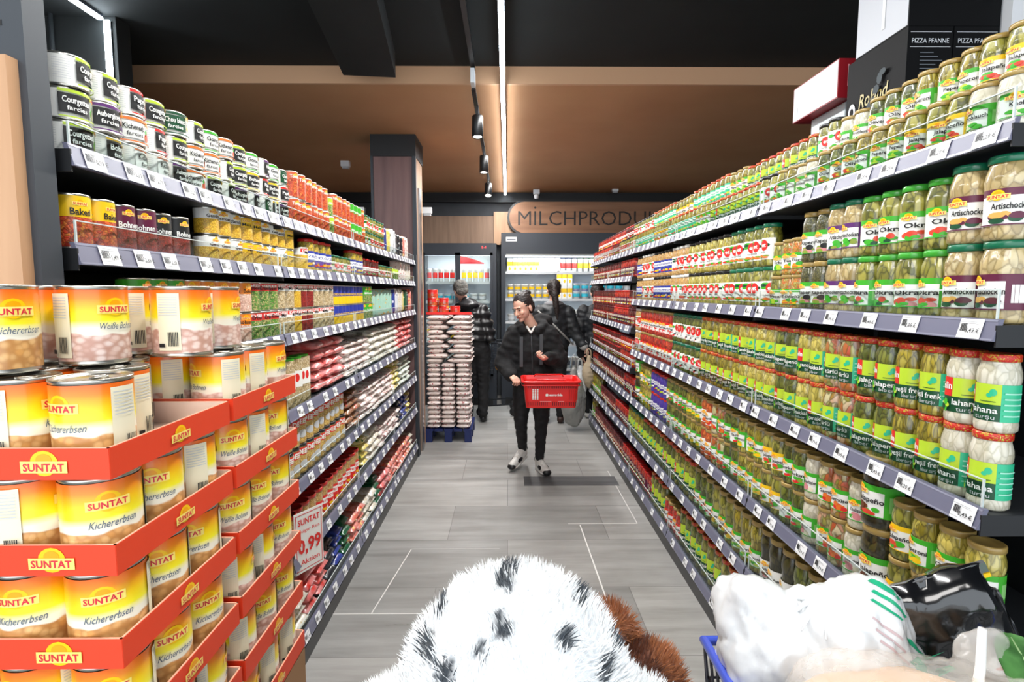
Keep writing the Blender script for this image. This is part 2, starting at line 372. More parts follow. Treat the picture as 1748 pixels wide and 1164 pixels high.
def tag_mesh(price, w=.058):
    key = (price, w)
    if key not in TAGM:
        lb = Lab(fn=lambda u, v, l: (u, -l, v)); lb.rect(-w / 2, w / 2, -.021, .021, M_tag)
        if price:
            for i in range(8): lb.rect(-w * .42 + i * .0024, -w * .42 + i * .0024 + .0013 * (1 + i % 2 * .4), -.006, .010, M_ink)
            lb.rect(-w * .42, w * .3, .013, .0145, M_faint); lb.rect(-w * .42, -w * .1, -.015, -.0138, M_faint)
            lb.text(price + ' €', w * .20, -.009, .0095, M_ink, .02)
        else:
            lb.rect(-w * .38, -w * .05, -.006, .010, M_faint); lb.rect(w * .02, w * .36, -.006, .004, M_faint)
        TAGM[key] = lb.mb.mesh('price_tag')
    return TAGM[key]
PRICES = ['2,29', '1,29', '2,39', '1,89', '2,49', '3,49', '2,89', '1,99', '3,29', '2,79', '1,49', '1,79', '0,99', '4,49']
ORD = ['top', 'second', 'third', 'fourth', 'fifth', 'sixth', 'bottom']
BAYW = ['first', 'second', 'third', 'fourth', 'fifth']
def shelf(side, X, y0, y1, zlip, ntag, name, prices=None, guard=.07, depth=.46, lo=False):
    s = 1 if side == 'R' else -1; L = y1 - y0 - .008
    t = empty('shelf', (s * X, (y0 + y1) / 2, zlip)); fx = lambda d: s * d
    b = MB(); b.box(min(fx(.012), fx(depth)), max(fx(.012), fx(depth)), -L / 2, L / 2, -.042, -.012, M_deck)
    b.obj('deck', t)
    # tilted price rail
    b = MB()
    def rail(u, v, l):  # u along the shelf, v up the face, l off the face
        return (fx(TILT * (v / LIP + .5) - .012 - l), u, -LIP / 2 + v)
    q = [(-L / 2, -LIP / 2), (L / 2, -LIP / 2), (L / 2, LIP / 2), (-L / 2, LIP / 2)]
    b.add([rail(u, v, 0) for u, v in q] + [rail(u, v, -.010) for u, v in q], [(0, 1, 2, 3), (4, 7, 6, 5), (0, 4, 5, 1), (2, 6, 7, 3), (0, 3, 7, 4), (1, 2, 6, 5)], M_rail)
    b.add([rail(u, v * .93, .0008) for u, v in ((-L / 2 + .002, LIP / 2), (L / 2 - .002, LIP / 2), (L / 2 - .002, LIP / 2 - .004), (-L / 2 + .002, LIP / 2 - .004))], [(0, 1, 2, 3)], M_railc)
    b.add([rail(u, v * .93, .0008) for u, v in ((-L / 2 + .002, -LIP / 2), (L / 2 - .002, -LIP / 2), (L / 2 - .002, -LIP / 2 + .004), (-L / 2 + .002, -LIP / 2 + .004))], [(0, 1, 2, 3)], M_railc)
    r = b.obj('price_rail', t)
    for e in (-1, 1):
        b = MB(); b.box(min(fx(-.006), fx(depth)), max(fx(-.006), fx(depth)), e * L / 2 - .002, e * L / 2 + .002, -LIP - .012, -.0125, M_decku); b.obj('end_bracket', t)
    if guard:
        b = MB(); b.box(min(fx(.004), fx(.007)), max(fx(.004), fx(.007)), -L / 2 + .01, L / 2 - .01, .0004, guard - .012, M_acry); g = empty('acrylic_guard', (s * X, (y0 + y1) / 2, zlip)); b.obj('acrylic_sheet', g)
        b = MB(); b.box(min(fx(.0038), fx(.0072)), max(fx(.0038), fx(.0072)), -L / 2 + .01, L / 2 - .01, guard - .012, guard - .0095, M_edge)
        for e in (-1, 1): b.box(min(fx(.0038), fx(.0072)), max(fx(.0038), fx(.0072)), e * (L / 2 - .012) - .002, e * (L / 2 - .012) + .002, .0004, guard - .012, M_edge)
        b.obj('sheet_edge', g); tag(g, 'acrylic guard on ' + name.replace(' of the', ' of').replace(' from the camera', ''), 'guard', 'acrylic shelf guards')
    for i in range(ntag):
        yy = -L / 2 + L * (i + .5 + ru(-.22, .22)) / ntag
        pr = (prices[i] if prices and i < len(prices) else (random.choice(PRICES) if y0 < 2.2 else None))
        o = mk('price_tag', tag_mesh(pr), r); o.location = rail(yy, 0, .0016)
        o.rotation_euler = Euler((0, 0, -s * PI / 2)) ; o.rotation_euler = (Matrix.Rotation(-s * PI / 2, 3, 'Z') @ Matrix.Rotation(-.26, 3, 'X')).to_euler()
    tag(t, name, 'shelf', 'metal shelves with price rails'); return t
def unit(side, X, y0, y1, h, lab, depth=.5):
    s = 1 if side == 'R' else -1; n = lambda a, c: (min(s * a, s * c), max(s * a, s * c))
    t = empty('rack_wall', (s * X, y0, 0))
    a = n(depth - .02, depth); MB().box(*a, 0, y1 - y0, .1, h, M_decku).obj('back_panel', t)
    for i in range(6):
        yy = .02 + i * (y1 - y0 - .04) / 5; a = n(depth - .035, depth - .02); MB().box(*a, yy - .015, yy + .015, .1, h, M_decku).obj('upright', t)
    tag(t, 'black back wall and uprights ' + lab, 'rack')
    a = n(.0, depth); o = MB().box(*a, 0, y1 - y0, 0, .075, M_plinth).obj('rack_plinth', None, (s * X, y0, 0)); tag(o, 'long black floor plinth ' + lab, 'plinth')
RX, LX = .99, .87
unit('R', RX, 1.05, 6.42, 1.93, 'of the jar rack'); unit('L', LX, 1.1, 5.14, 1.88, 'of the tin and bag rack')
RB = [1.07, 2.14, 3.21, 4.28, 5.35, 6.40]
RZ = [1.94, 1.545, 1.15, .765, .461, .135]
NT = [8, 7, 8, 7, 6, 5]
PR = [['2,29', '1,29', '2,39', '1,29', '1,99', '1,99', '1,29', '1,89'], ['3,49', '2,89', '2,49', '1,99', '1,49', '1,89', '1,89'], ['2,49', '3,29', '2,49', '1,99', '1,79', '2,49', '2,79', '1,99'], ['4,49', '1,79', '4,49', '1,79', '1,29', '1,79', '1,49']]
for li, z in enumerate(RZ):
    for bi in range(5):
        if li in (1, 2) and bi >= 3: continue
        shelf('R', RX, RB[bi], RB[bi + 1], z, NT[li] if bi else NT[li], '%s shelf of the jar rack, %s bay from the camera' % (['top', 'second', 'third', 'fourth', 'fifth', 'bottom'][li], BAYW[bi]), PR[li] if bi == 0 and li < 4 else None)
for bi in (3, 4):
    for li, z in enumerate((1.73, 1.325, 1.0)):
        shelf('R', RX, RB[bi], RB[bi + 1], z, 8, '%s stepped shelf of dark sauces in the jar rack, %s bay' % (['upper', 'middle', 'lower'][li], BAYW[bi]))
LB = [1.1, 2.1, 3.1, 4.1, 5.1]; LZ = [1.895, 1.70, 1.436, 1.126, .811, .504, .147]
for li, z in enumerate(LZ):
    for bi in range(4):
        shelf('L', LX, LB[bi], LB[bi + 1], z, [9, 8, 8, 6, 7, 6, 7][li], '%s shelf of the tin and bag rack, %s bay from the camera' % (ORD[li], BAYW[bi]), guard=.055)
# end panels of the left-hand rack
t = empty('rack_side_board', (-LX, 5.14, 0)); MB().box(-.46, .005, .002, .05, 0, 1.95, M_woodp).obj('board', t); MB().box(-.02, .012, -.004, .056, 0, 1.95, M_slate).obj('corner_strip', t)
tag(t, 'brown wooden end panel with dark corner strip beside the sack tower', 'panel')
t = empty('end_post', (-LX, 1.05, 0)); MB().box(-.062, -.006, -.02, .03, 0, 3.18, M('post_slate', '#353b42', .5)).obj('post', t)
MB().box(-.12, -.062, .0, .04, 1.5, 3.18, M('post_dark', '#1c2025', .5)).obj('slotted_post', t)
for i in range(5): MB().box(-.047, -.043, -.0205, -.0195, 2.08 + i * .1, 2.09 + i * .1, M_blackp).obj('slot', t)
MB().box(-.8, -.020, -.045, -.02, 0, 2.02, wood('oak_panel', '#b58a66', '#cfa47e', 'Z')).obj('wood_board', t)
tag(t, 'tall slate metal post with an oak board beside the nearest tins', 'post')
# ------------------------------------------------------------------ product prototypes (mesh data, placed later as objects)
WHITE = M('print_white', '#f1f1ec', .4); GREEN = M('print_green', '#3fae2a', .4); DGREEN = M('print_dark_green', '#0f4a2c', .4)
LIME = M('print_lime', '#b6d334', .4); TEAL = M('print_teal', '#2fb98a', .4); RED = M('print_red', '#dc2a26', .4); PURPLE = M('print_purple', '#5c2a6e', .4)
WINE = M('print_wine', '#5d1638', .4); ORANGE = M('print_orange', '#e8752a', .4); YELLOW = M('print_yellow', '#f5c617', .4); BLUE = M('print_blue', '#2a3a9c', .4)
INK = M_ink; CREAM = M('print_cream', '#efe6c8', .45); TOMATO = M('print_tomato', '#d9452f', .35); OLIVEP = M('print_olive', '#8a9a3a', .4); BROWN = M('print_brown', '#6b3a1e', .45)
LGREY = M('print_light_grey', '#c9ccce', .45); PINK = M('print_pink', '#d98a8f', .45)
def lid_mat(n, c): return M('lid_' + n, c, .3, coat=.3)
LG = lid_mat('bright_green', '#3fa535'); LD = lid_mat('dark_green', '#0f6b4b'); LGOLD = lid_mat('gold', '#a58a4c'); LRED = lid_mat('red', '#c4221c'); LBLK = lid_mat('black', '#1c1c1c'); LWHT = lid_mat('white', '#e6e6e2'); LWINE = lid_mat('wine', '#5a1720')
LPAT = content('lid_red_patterned', ['#c8291c', '#c8291c', '#c8291c', '#c3c83a'], '#c8291c', (170, 170, 170), .35, .3, .04)
OLV = content('jar_olive', ['#6f6f22', '#8f8c34', '#a9a24c', '#4f5418'], '#23270a', (34, 34, 14))
GHK = content('jar_gherkin', ['#525c1e', '#6c7328', '#3a4514', '#808436'], '#151a06', (42, 42, 16))
PEP = content('jar_pepper', ['#8a7d1e', '#a8962c', '#6b6216', '#bcae4c'], '#29280a', (60, 60, 14))
CHI = content('jar_chili', ['#b5a445', '#cdbb5c', '#9c8f30', '#ddcf7c'], '#66601f', (50, 50, 20))
ART = content('jar_artichoke', ['#b39b62', '#c9b583', '#9a8450', '#d4c69c'], '#7d6a3e', (36, 36, 18))
CAP = content('jar_caper', ['#4a4a24', '#5f5c30', '#36381a', '#74703f'], '#12140a', (90, 90, 90))
CAR = content('jar_mixed_vegetable', ['#c8672a', '#d88a3a', '#9c9a3c', '#c8b070'], '#5a3212', (80, 80, 80))
CAB = content('jar_cabbage', ['#cfcab6', '#e0dccb', '#bdb79e', '#d9d3bd'], '#aaa58c', (44, 44, 20))
REDP = content('jar_red_pepper', ['#b3231a', '#cf3a26', '#8f1812', '#d8512f'], '#4a0b08', (50, 50, 22))
SAU = content('jar_dark_sauce', ['#4f120e', '#6d1c14', '#3a0b09', '#842a1c'], '#250606', (30, 30, 30))
BEANJ = content('jar_bean', ['#c99a55', '#dcb571', '#b3803c', '#e6c88f'], '#6e4a1e', (85, 85, 85))
YELJ = content('jar_corn', ['#cfae3a', '#e0c352', '#b89526', '#a8a23a'], '#5f4c12', (60, 60, 30))
def jar_body(R, H, mat, waist=1.0, shoulder=.8, seg=20):
    s = .94 * waist
    prof = [(0, 0), (R * .86, 0), (R * .98, H * .03), (R, H * .09), (R * .985, H * .13), (R * .97 * waist, H * .18), (R * .97 * waist, H * .60), (R * .985, H * .65), (R, H * .70), (R * .97, H * .78), (R * shoulder, H * .875), (R * shoulder * .97, H * .93), (0, H * .93)]
    return MB().lathe(prof, mat, seg)
def jar_lid(R, H, mat, shoulder=.8, seg=20):
    r = R * shoulder * 1.07
    return MB().lathe([(r * .96, H * .905), (r, H * .91), (r, H * .985), (r * .95, H), (r * .85, H * .998), (r * .80, H * .992), (0, H * .992)], mat, seg, cap=False)
def picture(lb, u, v, w, h, mats, n=7, seed=1):
    rr = random.Random(seed)
    for i in range(n):
        lb.oval(u + rr.uniform(-.35, .35) * w, v + rr.uniform(-.3, .3) * h, w * rr.uniform(.12, .24), h * rr.uniform(.14, .3), mats[i % len(mats)], 10)
def lab_suntat(R, H, word, band=GREEN, pics=(TOMATO, GREEN), z=(.17, .60), seed=1, side=True, full=1.25):
    lb = Lab(R * .972); u = R * full; z0, z1 = z[0] * H, z[1] * H; h = z1 - z0
    lb.rect(-u, u, z0, z1, WHITE); lb.rect(-u, u, z1 - h * .20, z1, band)
    if side: lb.rect(u * .62, u * 1.45, z0, z1, band); lb.rect(u * .8, u * 1.3, z0 + h * .2, z1 - h * .3, WHITE if band is not GREEN else M('print_pale_green', '#8fd07a', .4))
    picture(lb, 0, z0 + h * .20, u * 1.25, h * .42, pics, 8, seed)
    lb.rect(-u, u, z0, z0 + h * .035, band)
    lb.text(word, u * .05, z0 + h * .44, h * .17, INK, .035, width=u * 1.15)
    lb.sun(-u * .35, z1 - h * .22, u * .72); return lb.mb
def lab_selin(R, H, word, sub='turşu'):
    lb = Lab(R * .972); u = R * 1.3; z0, z1 = .15 * H, .62 * H; h = z1 - z0
    lb.rect(-u, u, z0, z1, DGREEN); lb.rect(-u, -u * .45, z0 + h * .45, z1, RED); lb.rect(-u * .45, u * .62, z0 + h * .45, z1, LIME)
    lb.rect(u * .62, u * 1.5, z0, z1, TEAL)
    lb.text('elin', -u * .72, z0 + h * .66, h * .20, WHITE, .03, width=u * .5)
    lb.oval(u * .35, z0 + h * .78, u * .13, h * .10, TEAL, 10); lb.oval(u * .22, z0 + h * .70, u * .10, h * .06, TEAL, 10)
    lb.rect(-u * .1, u * .45, z0 + h * .52, z0 + h * .54, DGREEN)
    lb.text(word, u * .05, z0 + h * .22, h * .17, WHITE, .02, width=min(u * 1.3, u * .16 * len(word)))
    lb.text(sub, u * .1, z0 + h * .05, h * .12, LGREY, 0, width=u * .7)
    for i in range(5): lb.rect(u * .72, u * 1.38, z0 + h * (.15 + .15 * i), z0 + h * (.19 + .15 * i), M('print_pale_teal', '#9fe0c8', .4))
    picture(lb, -u * .72, z0 + h * .2, u * .5, h * .4, (LIME, GREEN, DGREEN), 5, 3); return lb.mb
def lab_round(R, H, word='et', pics=(GREEN, OLIVEP, ORANGE), seed=1):
    lb = Lab(R * .972); u = R * 1.3; z0, z1 = .16 * H, .66 * H; h = z1 - z0
    lb.rect(-u, u, z0, z1, WHITE); picture(lb, 0, z0 + h * .78, u * 1.7, h * .35, (GREEN, DGREEN), 6, seed)
    lb.oval(u * .1, z0 + h * .66, u * .34, h * .26, RED, 18); lb.text(word, u * .1, z0 + h * .58, h * .2, WHITE, .04)
    lb.text('turşu', 0, z0 + h * .30, h * .10, INK, .01); picture(lb, 0, z0 + h * .14, u * 1.4, h * .22, pics, 6, seed + 3); return lb.mb
def lab_blue(R, H, word, a=BLUE, b=YELLOW, seed=2):
    lb = Lab(R * .972); u = R * 1.3; z0, z1 = .16 * H, .64 * H; h = z1 - z0
    lb.rect(-u, u, z0, z1, a); lb.rect(-u * .8, u * .8, z0 + h * .5, z0 + h * .85, WHITE); lb.text(word, 0, z0 + h * .6, h * .15, a, .03, width=u * 1.3)
    picture(lb, 0, z0 + h * .22, u * 1.3, h * .3, (b, WHITE, RED), 6, seed); return lb.mb
def lab_sauce(R, H, seed=3, c=RED):
    lb = Lab(R * .972); u = R * 1.2; z0, z1 = .16 * H, .62 * H; h = z1 - z0
    lb.rect(-u, u, z0, z1, c); lb.rect(-u * .5, u * .3, z0 + h * .55, z0 + h * .82, CREAM); lb.text('SOS', -u * .1, z0 + h * .6, h * .18, c, .03)
    picture(lb, 0, z0 + h * .25, u, h * .3, (GREEN, WHITE, YELLOW), 5, seed); return lb.mb
PROTO = {}
def proto(key, name, cat, root, children, R, H):
    d = dict(name=name, cat=cat, root=root.mesh(name), kids=[(n, m.mesh(n)) for n, m in children], R=R, H=H)
    f = MB(); f.merge(root)
    for n, m in children: f.merge(m)
    d['far'] = f.mesh(name); PROTO[key] = d; return d
def jar(key, name, R, H, cont, lid, lab, waist=1.0, shoulder=.8, cat='jar'):
    return proto(key, name, cat, jar_body(R, H, cont, waist, shoulder), [('lid', jar_lid(R, H, lid, shoulder)), ('label', lab)], R, H)
def place(p, x, y, z, rz, label=None, group=None, far=False, rot=None, sc=None):
    if isinstance(p, str): p = PROTO[p]
    o = mk(p['name'], p['far'] if far else p['root'], None, (x, y, z))
    o.rotation_euler = rot if rot else (0, 0, rz)
    if sc: o.scale = sc
    if not far:
        for n, me in p['kids']: mk(n, me, o)
    o['label'] = label or '?'; o['category'] = p['cat']
    if group: o['group'] = group
    return o
# --- jars of the right-hand rack
S = lab_suntat
jar('small_pep', 'pepper_jar', .030, .118, PEP, LGOLD, S(.030, .118, 'Peperoni', GREEN, (LIME, GREEN)), shoulder=.9)
jar('small_olive', 'olive_jar', .030, .118, GHK, LGOLD, S(.030, .118, 'Oliven', GREEN, (YELLOW, OLIVEP, TOMATO)), shoulder=.9)
jar('small_jal', 'jalapeno_jar', .030, .118, OLV, LGOLD, S(.030, .118, 'Jalapeño', YELLOW, (GREEN, TOMATO)), shoulder=.9)
jar('small_garlic', 'garlic_jar', .032, .112, CAB, LGOLD, S(.032, .112, 'Knoblauch', GREEN, (CREAM, GREEN)), shoulder=.9)
jar('small_selin', 'pickle_jar', .028, .112, OLV, LPAT, lab_selin(.028, .112, 'karışık'), shoulder=.9)
jar('small_green', 'leaf_jar', .030, .122, PEP, LPAT, lab_blue(.030, .122, 'Yaprak', TEAL, LIME), shoulder=.9)
jar('small_blk', 'olive_jar', .030, .12, OLV, LBLK, lab_round(.030, .12, 'et', seed=5), shoulder=.9)
jar('okra', 'okra_jar', .0375, .166, OLV, LG, S(.0375, .166, 'Okra', GREEN, (TOMATO, TOMATO, PINK, GREEN), seed=4), shoulder=.86)
jar('okra2', 'okra_jar', .0375, .166, OLV, LG, S(.0375, .166, 'Okra', GREEN, (GREEN, DGREEN, TOMATO), seed=9), shoulder=.86)
jar('artic', 'artichoke_jar', .0375, .168, ART, LD, S(.0375, .168, 'Artischocken', PURPLE, (GREEN, OLIVEP, DGREEN), seed=2), shoulder=.86)
jar('beet', 'vegetable_jar', .043, .172, ART, LD, S(.043, .172, 'Artischocken', WINE, (WINE, WINE, M('print_potato', '#e0a857', .4), DGREEN), seed=6), shoulder=.86)
jar('caper', 'caper_jar', .034, .166, CAP, LGOLD, S(.034, .166, 'Kapern', GREEN, (OLIVEP, INK, PINK), seed=3), shoulder=.84)
jar('carrot', 'mixed_vegetable_jar', .033, .128, CAR, LGOLD, S(.033, .128, 'Türlü', GREEN, (ORANGE, GREEN, YELLOW), seed=3), shoulder=.9)
jar('peas', 'pea_jar', .033, .126, OLV, LGOLD, S(.033, .126, 'Erbsen', GREEN, (GREEN, LIME), seed=8), shoulder=.9)
jar('white1', 'pickle_jar', .0375, .166, OLV, LD, lab_round(.0375, .166, seed=1), shoulder=.86)
jar('white2', 'pickle_jar', .0375, .166, CHI, LBLK, lab_round(.0375, .166, pics=(ORANGE, RED, GREEN), seed=7), shoulder=.86)
jar('blue1', 'bean_jar', .0375, .166, BEANJ, LBLK, lab_blue(.0375, .166, 'BOHNEN', BLUE, YELLOW), shoulder=.86)
jar('bean2', 'bean_jar', .0375, .166, BEANJ, LWHT, lab_round(.0375, .166, 'T', (RED, ORANGE, BROWN), 11), shoulder=.86)
jar('sel_lah', 'cabbage_jar', .0375, .166, CAB, LPAT, lab_selin(.0375, .166, 'lahana'), .97, .86)
jar('sel_frenk', 'pepper_jar', .0375, .166, PEP, LPAT, lab_selin(.0375, .166, 'yeşil frenk', 'biber turşu'), .97, .86)
jar('sel_jal', 'jalapeno_jar', .0375, .166, GHK, LPAT, lab_selin(.0375, .166, 'jalapeno', 'biber'), .97, .86)
jar('sel_tur', 'mixed_pickle_jar', .0375, .166, content('jar_mixed_pickle', ['#c9bf9a', '#b9452a', '#8f8c34', '#cfc49a'], '#4f4a22', (36, 36, 20)), LPAT, lab_selin(.0375, .166, 'türlü'), .97, .86)
jar('sel_cnk', 'pepper_jar', .0375, .166, CHI, LPAT, lab_selin(.0375, .166, 'çanakkale', 'biber'), .97, .86)
jar('sel_blk', 'gherkin_jar', .0375, .166, GHK, LD, lab_round(.0375, .166, 'T', (INK, RED, WHITE), 5), .97, .86)
jar('redp', 'red_pepper_jar', .0375, .166, REDP, LGOLD, S(.0375, .166, 'Paprika', RED, (RED, TOMATO, WHITE), seed=12, side=False), .97, .86)
jar('chili', 'chili_jar', .036, .152, CHI, LGOLD, S(.036, .152, 'Chili', GREEN, (YELLOW, OLIVEP, BROWN), seed=5), .97, .88)
jar('gherk', 'gherkin_jar', .036, .152, GHK, LGOLD, S(.036, .152, 'Gurken', GREEN, (RED, GREEN, OLIVEP), seed=15), .97, .88)
jar('garlic', 'garlic_jar', .036, .152, CAB, LGOLD, S(.036, .152, 'Knoblauchzehen', GREEN, (CREAM, PINK, GREEN), seed=16), .97, .88)
jar('gemuse', 'mixed_pickle_jar', .036, .152, MATS['jar_mixed_pickle'], LGOLD, S(.036, .152, 'Gemüse', GREEN, (RED, ORANGE, GREEN), seed=17), .97, .88)
jar('jalap', 'jalapeno_jar', .036, .152, OLV, LGOLD, S(.036, .152, 'Jalapeño', YELLOW, (GREEN, TOMATO, ORANGE), seed=18), .97, .88)
jar('pepper', 'pepper_jar', .036, .152, PEP, LGOLD, S(.036, .152, 'Peperoni', GREEN, (LIME, YELLOW, GREEN), seed=19), .97, .88)
jar('redb', 'red_pepper_jar', .036, .152, content('jar_red_orange', ['#cf5a2c', '#df7a3c', '#b3401c'], '#5a1f0a', (40, 40, 18)), LGOLD, S(.036, .152, 'Paprika', WHITE, (RED, ORANGE), seed=20, side=False), .97, .88)
jar('purple', 'vine_leaf_jar', .036, .152, M('wrap_purple', '#4a3a94', .35, coat=.5), LRED, lab_blue(.036, .152, 'SOSLU', M('print_violet', '#4a3a94', .4), LIME), .97, .88)
jar('bigjal', 'jalapeno_jar', .052, .20, content('jar_dark_pepper', ['#2c2a10', '#3d3918', '#1c1c0a', '#4f4a20'], '#0c0c05', (26, 26, 18)), LGOLD, S(.052, .20, 'Jalapeño', GREEN, (TOMATO, BROWN, GREEN), seed=21), .97, .88)
jar('tallgh', 'gherkin_jar', .040, .215, GHK, LGOLD, S(.040, .215, 'Gurken', GREEN, (RED, WHITE, GREEN), (.12, .45), seed=22), .95, .85)
jar('tallsp', 'pepper_jar', .040, .215, PEP, LGOLD, S(.040, .215, 'Peperoni', GREEN, (LIME, GREEN), (.12, .45), seed=23), .95, .85)
jar('tallol', 'olive_jar', .040, .215, OLV, LGOLD, S(.040, .215, 'Oliven', GREEN, (OLIVEP, YELLOW, BROWN), (.12, .45), seed=24), .95, .85)
jar('talldk', 'aubergine_jar', .040, .215, MATS['jar_dark_pepper'], LGOLD, S(.040, .215, 'Auberginen', WHITE, (BROWN, PINK, DGREEN), (.12, .45), seed=25, side=False), .95, .85)
jar('tallsel', 'pickle_jar', .040, .22, OLV, LPAT, lab_selin(.040, .22, 'karışık'), .95, .85)
jar('tallsel2', 'jalapeno_jar', .040, .22, GHK, LPAT, lab_selin(.040, .22, 'jalapeno'), .95, .85)
jar('tallsel3', 'gherkin_jar', .040, .22, PEP, LD, lab_selin(.040, .22, 'salatalık'), .95, .85)
jar('bigcab', 'sauerkraut_jar', .053, .225, CAB, LD, S(.053, .225, 'Weißkohl', GREEN, (CREAM, YELLOW, GREEN), (.15, .55), seed=26), .97, .85)
jar('sauce', 'sauce_jar', .032, .150, SAU, LWINE, lab_sauce(.032, .150, 3, M('print_deep_red', '#8f1a1a', .4)), .97, .85)
jar('sauce2', 'sauce_jar', .032, .150, REDP, LRED, lab_sauce(.032, .150, 8, WINE), .97, .85)
jar('sauce3', 'sauce_jar', .034, .120, SAU, LRED, lab_blue(.034, .12, 'BIBER', M('print_deep_red'), GREEN), .97, .9)
jar('sauce4', 'paste_jar', .034, .120, REDP, LWINE, lab_blue(.034, .12, 'SALÇA', M('print_brick', '#a83224', .4), YELLOW), .97, .9)
# --- tins
M_chick = content('print_chickpeas', ['#e0a45c', '#eab873', '#d18f42', '#f0c68a'], '#9c5f24', (62, 62, 62), .4, .2)
M_beans = content('print_white_beans', ['#e8c4b0', '#f0d3c2', '#dcae98', '#f5dfd0'], '#a86e58', (58, 58, 84), .4, .2)
M_lentil = content('print_food_green', ['#4c8a2a', '#5fa53a', '#d9c78a', '#3a6e1e'], '#1e3a10', (120, 120, 120), .4, .2)
M_corn = content('print_food_yellow', ['#e8b82a', '#f2cb4a', '#d49c1c'], '#8a5a10', (120, 120, 120), .4, .2)
M_kidney = content('print_food_red', ['#8f1f1c', '#b02f26', '#6e1412'], '#2c0a08', (120, 120, 120), .4, .2)
M_mush = content('print_food_cream', ['#d9c39a', '#e6d4b0', '#c4a878', '#b09a6a'], '#5f4a2a', (100, 100, 100), .4, .2)
M_tomfood = content('print_food_tomato', ['#d9452a', '#e86a34', '#b8301c', '#e88a3a'], '#5a1208', (80, 80, 80), .4, .2)
def tin_shell(R, H, seg=24, ridges=0):
    prof = [(0, .002), (R * .93, .002), (R * .95, 0), (R, .001), (R, .004), (R * .975, .006)]
    prof += [(R * .975, H - .006), (R, H - .004), (R, H - .0005), (R * .97, H), (R * .945, H - .0012), (R * .93, H - .005), (R * .80, H - .005), (R * .77, H - .0038), (R * .6, H - .0038), (R * .57, H - .005), (0, H - .005)]
    return MB().lathe(prof, M_chrome, seg, cap=False)
def gradient_label(name, H, food):
    if name in MATS: return MATS[name]
    m = M(name, '#ffffff', .32, coat=.25); k = N(m); tc = k.n('ShaderNodeTexCoord'); sp = k.n('ShaderNodeSeparateXYZ'); k.l(tc.outputs['Object'], sp.inputs[0])
    mr = k.n('ShaderNodeMapRange'); mr.inputs['From Max'].default_value = H; k.l(sp.outputs[2], mr.inputs[0])
    sky = k.ramp(mr.outputs[0], [(0, '#ffffff'), (.47, '#fdf6df'), (.56, '#fff12a'), (.70, '#ffcf10'), (.84, '#f78a1c'), (1.0, '#ea4a1a')])
    v = k.co((88, 88, 92) if 'chick' in name else (74, 74, 108)); vo = k.n('ShaderNodeTexVoronoi', i_Scale=1.0); k.l(v, vo.inputs['Vector']); ve = k.n('ShaderNodeTexVoronoi', feature='DISTANCE_TO_EDGE', i_Scale=1.0); k.l(v, ve.inputs['Vector'])
    sc_ = k.n('ShaderNodeSeparateColor'); k.l(vo.outputs['Color'], sc_.inputs[0])
    cols = ['#eab06a', '#f2c688', '#e0a058'] if 'chick' in name else ['#f0d0c2', '#f8e2d8', '#e8c2b2']
    fc = k.ramp(sc_.outputs[0], [(0, cols[0]), (.5, cols[1]), (1, cols[2])])
    ed = k.ramp(vo.outputs['Distance'], [(0, (0, 0, 0, 1)), (.30, (.05, .05, .05, 1)), (.62, (.85, .85, .85, 1)), (.8, (1, 1, 1, 1))])
    fcol = k.mix(ed, fc, '#c68c50' if 'chick' in name else '#cc9c8a')
    # heap line: wavy top edge of the printed beans
    nz = k.n('ShaderNodeTexNoise', i_Scale=26.0, i_Detail=1.0); k.l(tc.outputs['Object'], nz.inputs['Vector'])
    ma_ = k.n('ShaderNodeMath', operation='MULTIPLY_ADD'); ma_.inputs[1].default_value = -.16; k.l(nz.outputs['Fac'], ma_.inputs[0]); k.l(mr.outputs[0], ma_.inputs[2])
    mk_ = k.ramp(ma_.outputs[0], [(.31, (1, 1, 1, 1)), (.33, (0, 0, 0, 1))])
    k.color(k.mix(mk_, sky, fcol)); return m
def bean_tin(key, word, food, nm, turn=0.0, R=.0495, H=.128):
    gl = gradient_label('label_' + nm, H, food); lb = Lab(R * .978); U = PI * R * .978
    lb.rect(-U, U, .007, H - .007, gl, .006)
    off = turn
    for o_ in (-U * .52 + off, U * .52 + off):   # front face printed twice round the tin
        if nm == 'chick': pass
        lb.sun(o_, H * .70, R * 1.05); lb.text(word, o_ + R * .1, H * .45, H * .085, M('word_slate', '#5d6a78', .4), .005, .35, width=R * 1.15)
    # information panel
    lb.rect(off - R * .36, off + R * .36, H * .10, H * .90, CREAM)
    for i in range(8): lb.rect(off - R * .3, off + R * .28, H * (.84 - i * .035), H * (.85 - i * .035), LGREY)
    for i in range(7): lb.rect(off - R * .02 + i * R * .045, off + i * R * .045 + R * .005, H * .16, H * .36, INK)
    lb.rect(off - R * .3, off - R * .12, H * .15, H * .20, INK)
    return proto(key, 'bean_tin', 'tin', tin_shell(R, H, 32), [('label', lb.mb), ('pull_ring', MB().tube([(R * .25 + .011 * math.cos(a), .009 * math.sin(a), H - .0028) for a in [i * PI / 6 for i in range(13)]], .0013, M_chrome, 6).box(-.002, R * .22, -.003, .003, H - .0045, H - .002, M_chrome))], R, H)
bean_tin('chick', 'Kichererbsen', M_chick, 'chick'); bean_tin('weiss', 'Weiße Bohnen', M_beans, 'white_bean')
def tin(key, name, R, H, paint, lid=None):
    lb = Lab(R * .978); paint(lb, R, H); return proto(key, name, 'tin', tin_shell(R, H, 20) if not lid else tin_shell(R, H, 20).lathe([(R * 1.01, H - .008), (R * 1.01, H + .001), (0, H + .001)], lid, 20, cap=False), [('label', lb.mb)], R, H)
